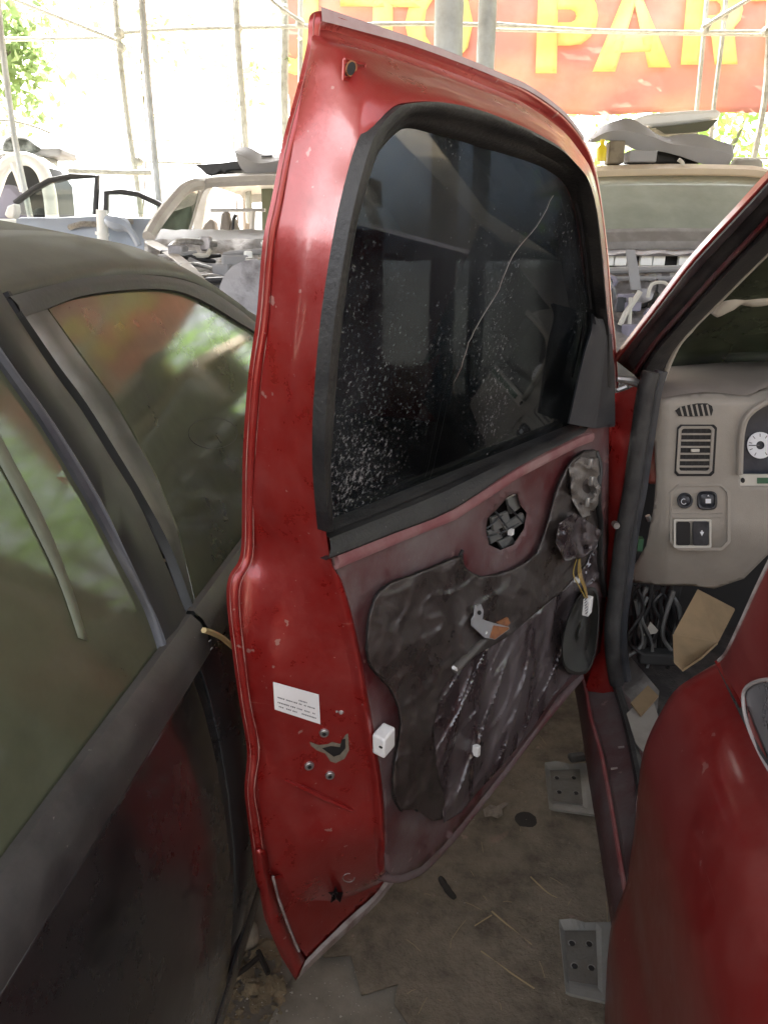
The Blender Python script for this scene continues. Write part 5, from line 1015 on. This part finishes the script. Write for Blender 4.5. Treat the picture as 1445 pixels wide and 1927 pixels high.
# ================================================================== FLOOR LITTER
def sheet(pts, z, th, name, m_, label, cat):
    k = MB(); gridpoly(k, pts, 14, lambda x, y: az(x, y, z+.004*nz((x*.01, y*.01, 3)))); return tag(k.build(name, m_, solid=th, off=-1), label, cat)
sheet([(660,1798),(610,1803),(560,1700),(560,1500),(700,1300),(900,1230),(1230,1230),(1260,1560),(1330,2050),(790,2050),(767,1927),(742,1891),(749,1853),(680,1874)], .014, .006, 'floor_board', M['dirtsheet'], 'large brown dirt caked board covering the floor under the open door', 'floor board')
sheet([(530,1870),(575,1800),(640,1770),(720,1800),(800,1870),(840,1990),(700,2040),(520,2030),(505,1930)], .006, .004, 'pale_board', M['palecement'], 'pale grey board half under the dirt caked board at bottom', 'board')
card = thing
m_ = MB(); f_ = [(1313,1112),(1382,1148),(1350,1210),(1268,1195)]; f2_ = [(1266,1197),(1350,1212),(1320,1240),(1284,1264),(1268,1248)]
m_.prism([ay(*q, y_) for q, y_ in zip(f_, (1.62, 1.62, 1.5, 1.5))], (0, .004, .003)); m_.prism([ay(*q, y_) for q, y_ in zip(f2_, (1.499, 1.499, 1.40, 1.40, 1.42))], (0, .004, .003)); tag(m_.build('cardboard_piece', M['cardboard'], sm=False), 'folded brown cardboard standing in the red car footwell below the dashboard', 'cardboard')
m_ = MB(); m_.prism([az(*q, .46) for q in [(1186,1325),(1218,1292),(1238,1312),(1205,1350)]], (0, 0, .004)); tag(m_.build('cardboard_scrap', M['cardboard'], sm=False), 'small brown cardboard scrap on the red car floor by the sill', 'cardboard')
m_ = MB(); m_.prism([az(*q, .455) for q in [(1178,1345),(1222,1300),(1250,1390),(1212,1420),(1195,1400)]], (0, 0, .003)); tag(m_.build('ribbed_card', M['cardstripe'], sm=False), 'grey ribbed card lying under the brown scrap by the sill', 'card')
random.seed(17)
k = MB()
for i in range(1500):
    x, y = random.uniform(440, 1160), random.uniform(1330, 1920)
    p = az(x, y, .0165 if x > 640 else .009); r_ = random.choice([.001]*9+[.0018]*3+[.003]+[.0045]*(i % 4 == 0)); 
    k.add([p+V((r_*random.uniform(.6, 1.3)*cos(a), r_*random.uniform(.6, 1.3)*sin(a), 0)) for a in (0, 1.3, 2.6, 3.9, 5.2)]+[p+V((0, 0, r_*.8))], [(0, 1, 5), (1, 2, 5), (2, 3, 5), (3, 4, 5), (4, 0, 5)])
o = k.build('grit', M['stone'], sm=False); o['kind'] = 'stuff'; o['label'] = 'pale grit scattered over the floor'
k = MB()
for i in range(34):
    x, y = random.uniform(700, 1150), random.uniform(1400, 1920); p = az(x, y, .019); a = random.uniform(0, pi); L_ = random.uniform(.015, .07)
    d = V((cos(a), sin(a), 0))*L_; k.tube([p, p+d*.5+V((0, 0, .003)), p+d], .0006, 4)
o = k.build('straw_bits', M['straw'], sm=False); o['kind'] = 'stuff'; o['label'] = 'short straw bits strewn over the brown board'
m_ = MB(); m_.tube(smooth([az(x, y, .024) for x, y in [(828,1652),(838,1668),(846,1680),(856,1690)]], 3), [.006, .008, .009, .008, .009, .009, .008, .008, .007, .005], 8); tag(m_.build('charred_stick', M['stick']), 'short charred black stick lying on the brown floor board', 'stick')
for pts, r_, lb in (([(925,1715),(960,1745),(1000,1778)], .0022, 'pale straw twig crossing the brown board near the black stick'), ([(893,1742),(925,1722)], .0015, 'short pale twig beside the longer straw twig'), ([(905,1790),(960,1830),(1005,1860)], .002, 'thin long twig left of the lower step bracket'), ([(998,1650),(1030,1680),(1048,1690)], .002, 'light twig above the lower step bracket')):
    m_ = MB(); m_.tube(smooth([az(x, y, .02) for x, y in pts], 3), r_, 5); tag(m_.build('twig', M['straw']), lb, 'twig', 'twigs on the floor board')
m_ = MB(); gridpoly(m_, [(908,1524),(922,1514),(934,1517),(950,1509),(957,1512),(944,1522),(946,1533),(936,1540),(924,1535),(912,1537)], 4, lambda x, y: az(x, y, .024+.006*nz((x*.12, y*.12, 4)))); tag(m_.build('crumpled_paper', mat('grubby_paper', (.26, .23, .19), .85, col2=(.17, .15, .12), scale=60), solid=.001, angle=20), 'small crumpled pale paper on the floor left of the upper bracket', 'paper')
m_ = MB(); p = az(990, 1545, .017); rows = [[p+V((r_*cos(a)*(1+.15*nz((cos(a)*2, sin(a)*2, 3))), r_*sin(a)*(1+.15*nz((cos(a)*2, sin(a)*2, 3))), h_)) for a in [k*2*pi/16 for k in range(16)]] for r_, h_ in ((.034, 0), (.03, .004), (.015, .005), (.001, .005))]; m_.loft(rows, True); tag(m_.build('oil_lump', M['stick']), 'flat round dark oily lump below the upper step bracket', 'lump')
m_ = MB(); p = az(1085, 1425, .05); m_.box(p, .05, .03, .02, fdir(80), fdir(-10)); tag(m_.build('black_rubber_bit', M['rubber'], bevel=.008), 'black rubber lump behind the upper step bracket', 'rubber')
# rubble in the slot between the two cars
random.seed(9)
m_ = MB()
for i in range(150):
    x, y = random.uniform(410, 530), random.uniform(1770, 1927); p = az(x, y, .004); a = random.uniform(0, 6.28); r_ = random.choice([.006]*3+[.012]*2+[.02]); n_ = random.randint(4, 7)
    ring_ = [p+V((r_*random.uniform(.5, 1.3)*cos(a+k*6.28/n_), r_*random.uniform(.5, 1.3)*sin(a+k*6.28/n_), random.uniform(0, .006))) for k in range(n_)]
    m_.add(ring_+[p+V((0, 0, r_*random.uniform(.2, .6)))], [(k, (k+1) % n_, n_) for k in range(n_)])
o = m_.build('rubble', mat('rubble', (.2, .16, .1), .9, col2=(.34, .27, .16), scale=22, bump=.4, bscale=120), sm=False); o['kind'] = 'stuff'; o['label'] = 'crumbled rubble and dry leaf bits between the black sill and the red door'
for lb, pts in (('dark twig lying crosswise in the litter beside the black sill', [(445,1835),(468,1818),(488,1800)]), ('dark twig standing out of the litter below the red door tip', [(486,1790),(494,1808),(505,1832)])):
    m_ = MB(); m_.tube([az(x, y, .02) for x, y in pts], .006, 6); tag(m_.build('dark_twig', M['stick']), lb, 'twig', 'dark twigs between the cars')
m_ = MB(); p = az(462, 1780, .0); m_.box(p+V((0, 0, .03)), .06, .05, .05, fdir(70), fdir(-20)); tag(m_.build('stone_lump', M['palecement'], bevel=.015, ), 'grey stone lump beside the black sill below the red hem', 'stone')

# ================================================================== FOLIAGE
def leaves(mb, c, rad, n_, size, seed, squash=(1, 1, 1)):
    rnd = random.Random(seed)
    for i in range(n_):
        d = V((rnd.gauss(0, 1), rnd.gauss(0, 1), rnd.gauss(0, 1)))*rad*.5; p = V(c)+V((d.x*squash[0], d.y*squash[1], d.z*squash[2]))
        a = V((rnd.uniform(-1, 1), rnd.uniform(-1, 1), rnd.uniform(-1, .3))).normalized(); b = a.cross(V((rnd.uniform(-1, 1), rnd.uniform(-1, 1), rnd.uniform(-1, 1)))).normalized()
        s_ = size*rnd.uniform(.6, 1.3); mb.add([p, p+a*s_*.5+b*s_*.25, p+a*s_, p+a*s_*.5-b*s_*.25], [(0, 1, 2, 3)])
def tree(label, base, limbs, clumps, lm, size, seed, grp='trees beyond the lattice'):
    r_ = thing('tree', label, 'tree', base, grp); b = V(base)
    m_ = MB()
    for lb in limbs: m_.tube(smooth([V(p) for p in lb], 3), [.09*(1-.8*i/(3*(len(lb)-1)))+.01 for i in range(3*(len(lb)-1)+1)], 7)
    m_.build('trunk', M['bark'], r_)
    m_ = MB()
    for i, (c_, rd_, n_) in enumerate(clumps): leaves(m_, c_, rd_, n_, size, seed+i)
    o = m_.build('crown', M[lm], r_, sm=False); return r_
P = lambda x, y, d: tuple(ay(x, y, d))
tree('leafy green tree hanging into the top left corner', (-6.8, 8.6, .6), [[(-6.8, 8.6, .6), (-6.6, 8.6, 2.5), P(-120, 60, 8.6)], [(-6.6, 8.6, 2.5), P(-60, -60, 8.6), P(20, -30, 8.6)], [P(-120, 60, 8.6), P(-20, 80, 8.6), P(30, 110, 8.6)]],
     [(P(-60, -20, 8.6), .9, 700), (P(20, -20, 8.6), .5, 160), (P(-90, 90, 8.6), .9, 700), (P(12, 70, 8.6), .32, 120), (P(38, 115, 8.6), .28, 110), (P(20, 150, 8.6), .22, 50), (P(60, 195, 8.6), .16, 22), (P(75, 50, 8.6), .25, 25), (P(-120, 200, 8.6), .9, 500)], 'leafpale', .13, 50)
tree('pale sunlit tree far behind the lattice, glare put into its leaf colour', (P(452, 250, 16)[0], 16, .4), [[(P(452, 250, 16)[0], 16, .4), P(460, 240, 16), P(448, 80, 16), P(442, -60, 16)]],
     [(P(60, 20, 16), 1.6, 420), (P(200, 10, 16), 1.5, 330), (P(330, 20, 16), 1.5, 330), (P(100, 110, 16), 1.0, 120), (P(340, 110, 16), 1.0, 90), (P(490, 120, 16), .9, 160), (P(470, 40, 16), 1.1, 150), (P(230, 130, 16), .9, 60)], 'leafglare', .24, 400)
vi = thing('climbing_vine', 'pale leafy vine sprigs climbing the lattice poles at left', 'vine', ay(448, 300, 6.3)); vi.location.z = .6
for st_ in ([(448,420),(440,260),(452,120),(444,-40)], [(268,420),(276,260),(266,120),(272,-40)]):
    m_ = MB(); m_.tube(smooth([P(x, y, 6.35) for x, y in st_], 4), .006, 5); m_.build('stem', M['bark'], vi)
m_ = MB()
for (x, y, rd_, n_) in ((285,45,.13,30),(318,78,.16,34),(478,140,.16,26),(505,112,.18,20),(158,15,.12,14),(330,20,.1,10),(470,190,.12,12),(55,210,.1,8),(100,60,.12,12)): leaves(m_, P(x, y, 6.4), rd_, n_, .075, int(x))
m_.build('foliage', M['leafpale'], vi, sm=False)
for i, (x, y, h_) in enumerate(((7.5, 10.5, 5.5), (10.5, 7.5, 6.0), (5.0, 13, 5.0), (12.0, 3.0, 6.0))):
    tree(['broad green tree right of the banner', 'tall green tree well right of the yard', 'green tree behind the banner', 'green tree beside the yard on the right'][i], (x, y, .3 if y > 4 else 0), [[(x, y, .3 if y > 4 else 0), (x+.1, y, h_*.4), (x-.1, y, h_*.7)], [(x+.1, y, h_*.4), (x+.8, y+.3, h_*.7)]],
         [((x, y, h_*.75), 2.0, 900), ((x+.9, y, h_*.6), 1.5, 500), ((x-.9, y-.3, h_*.55), 1.5, 500), ((x, y, h_), 1.2, 400)], 'leaf', .2, 200+10*i)
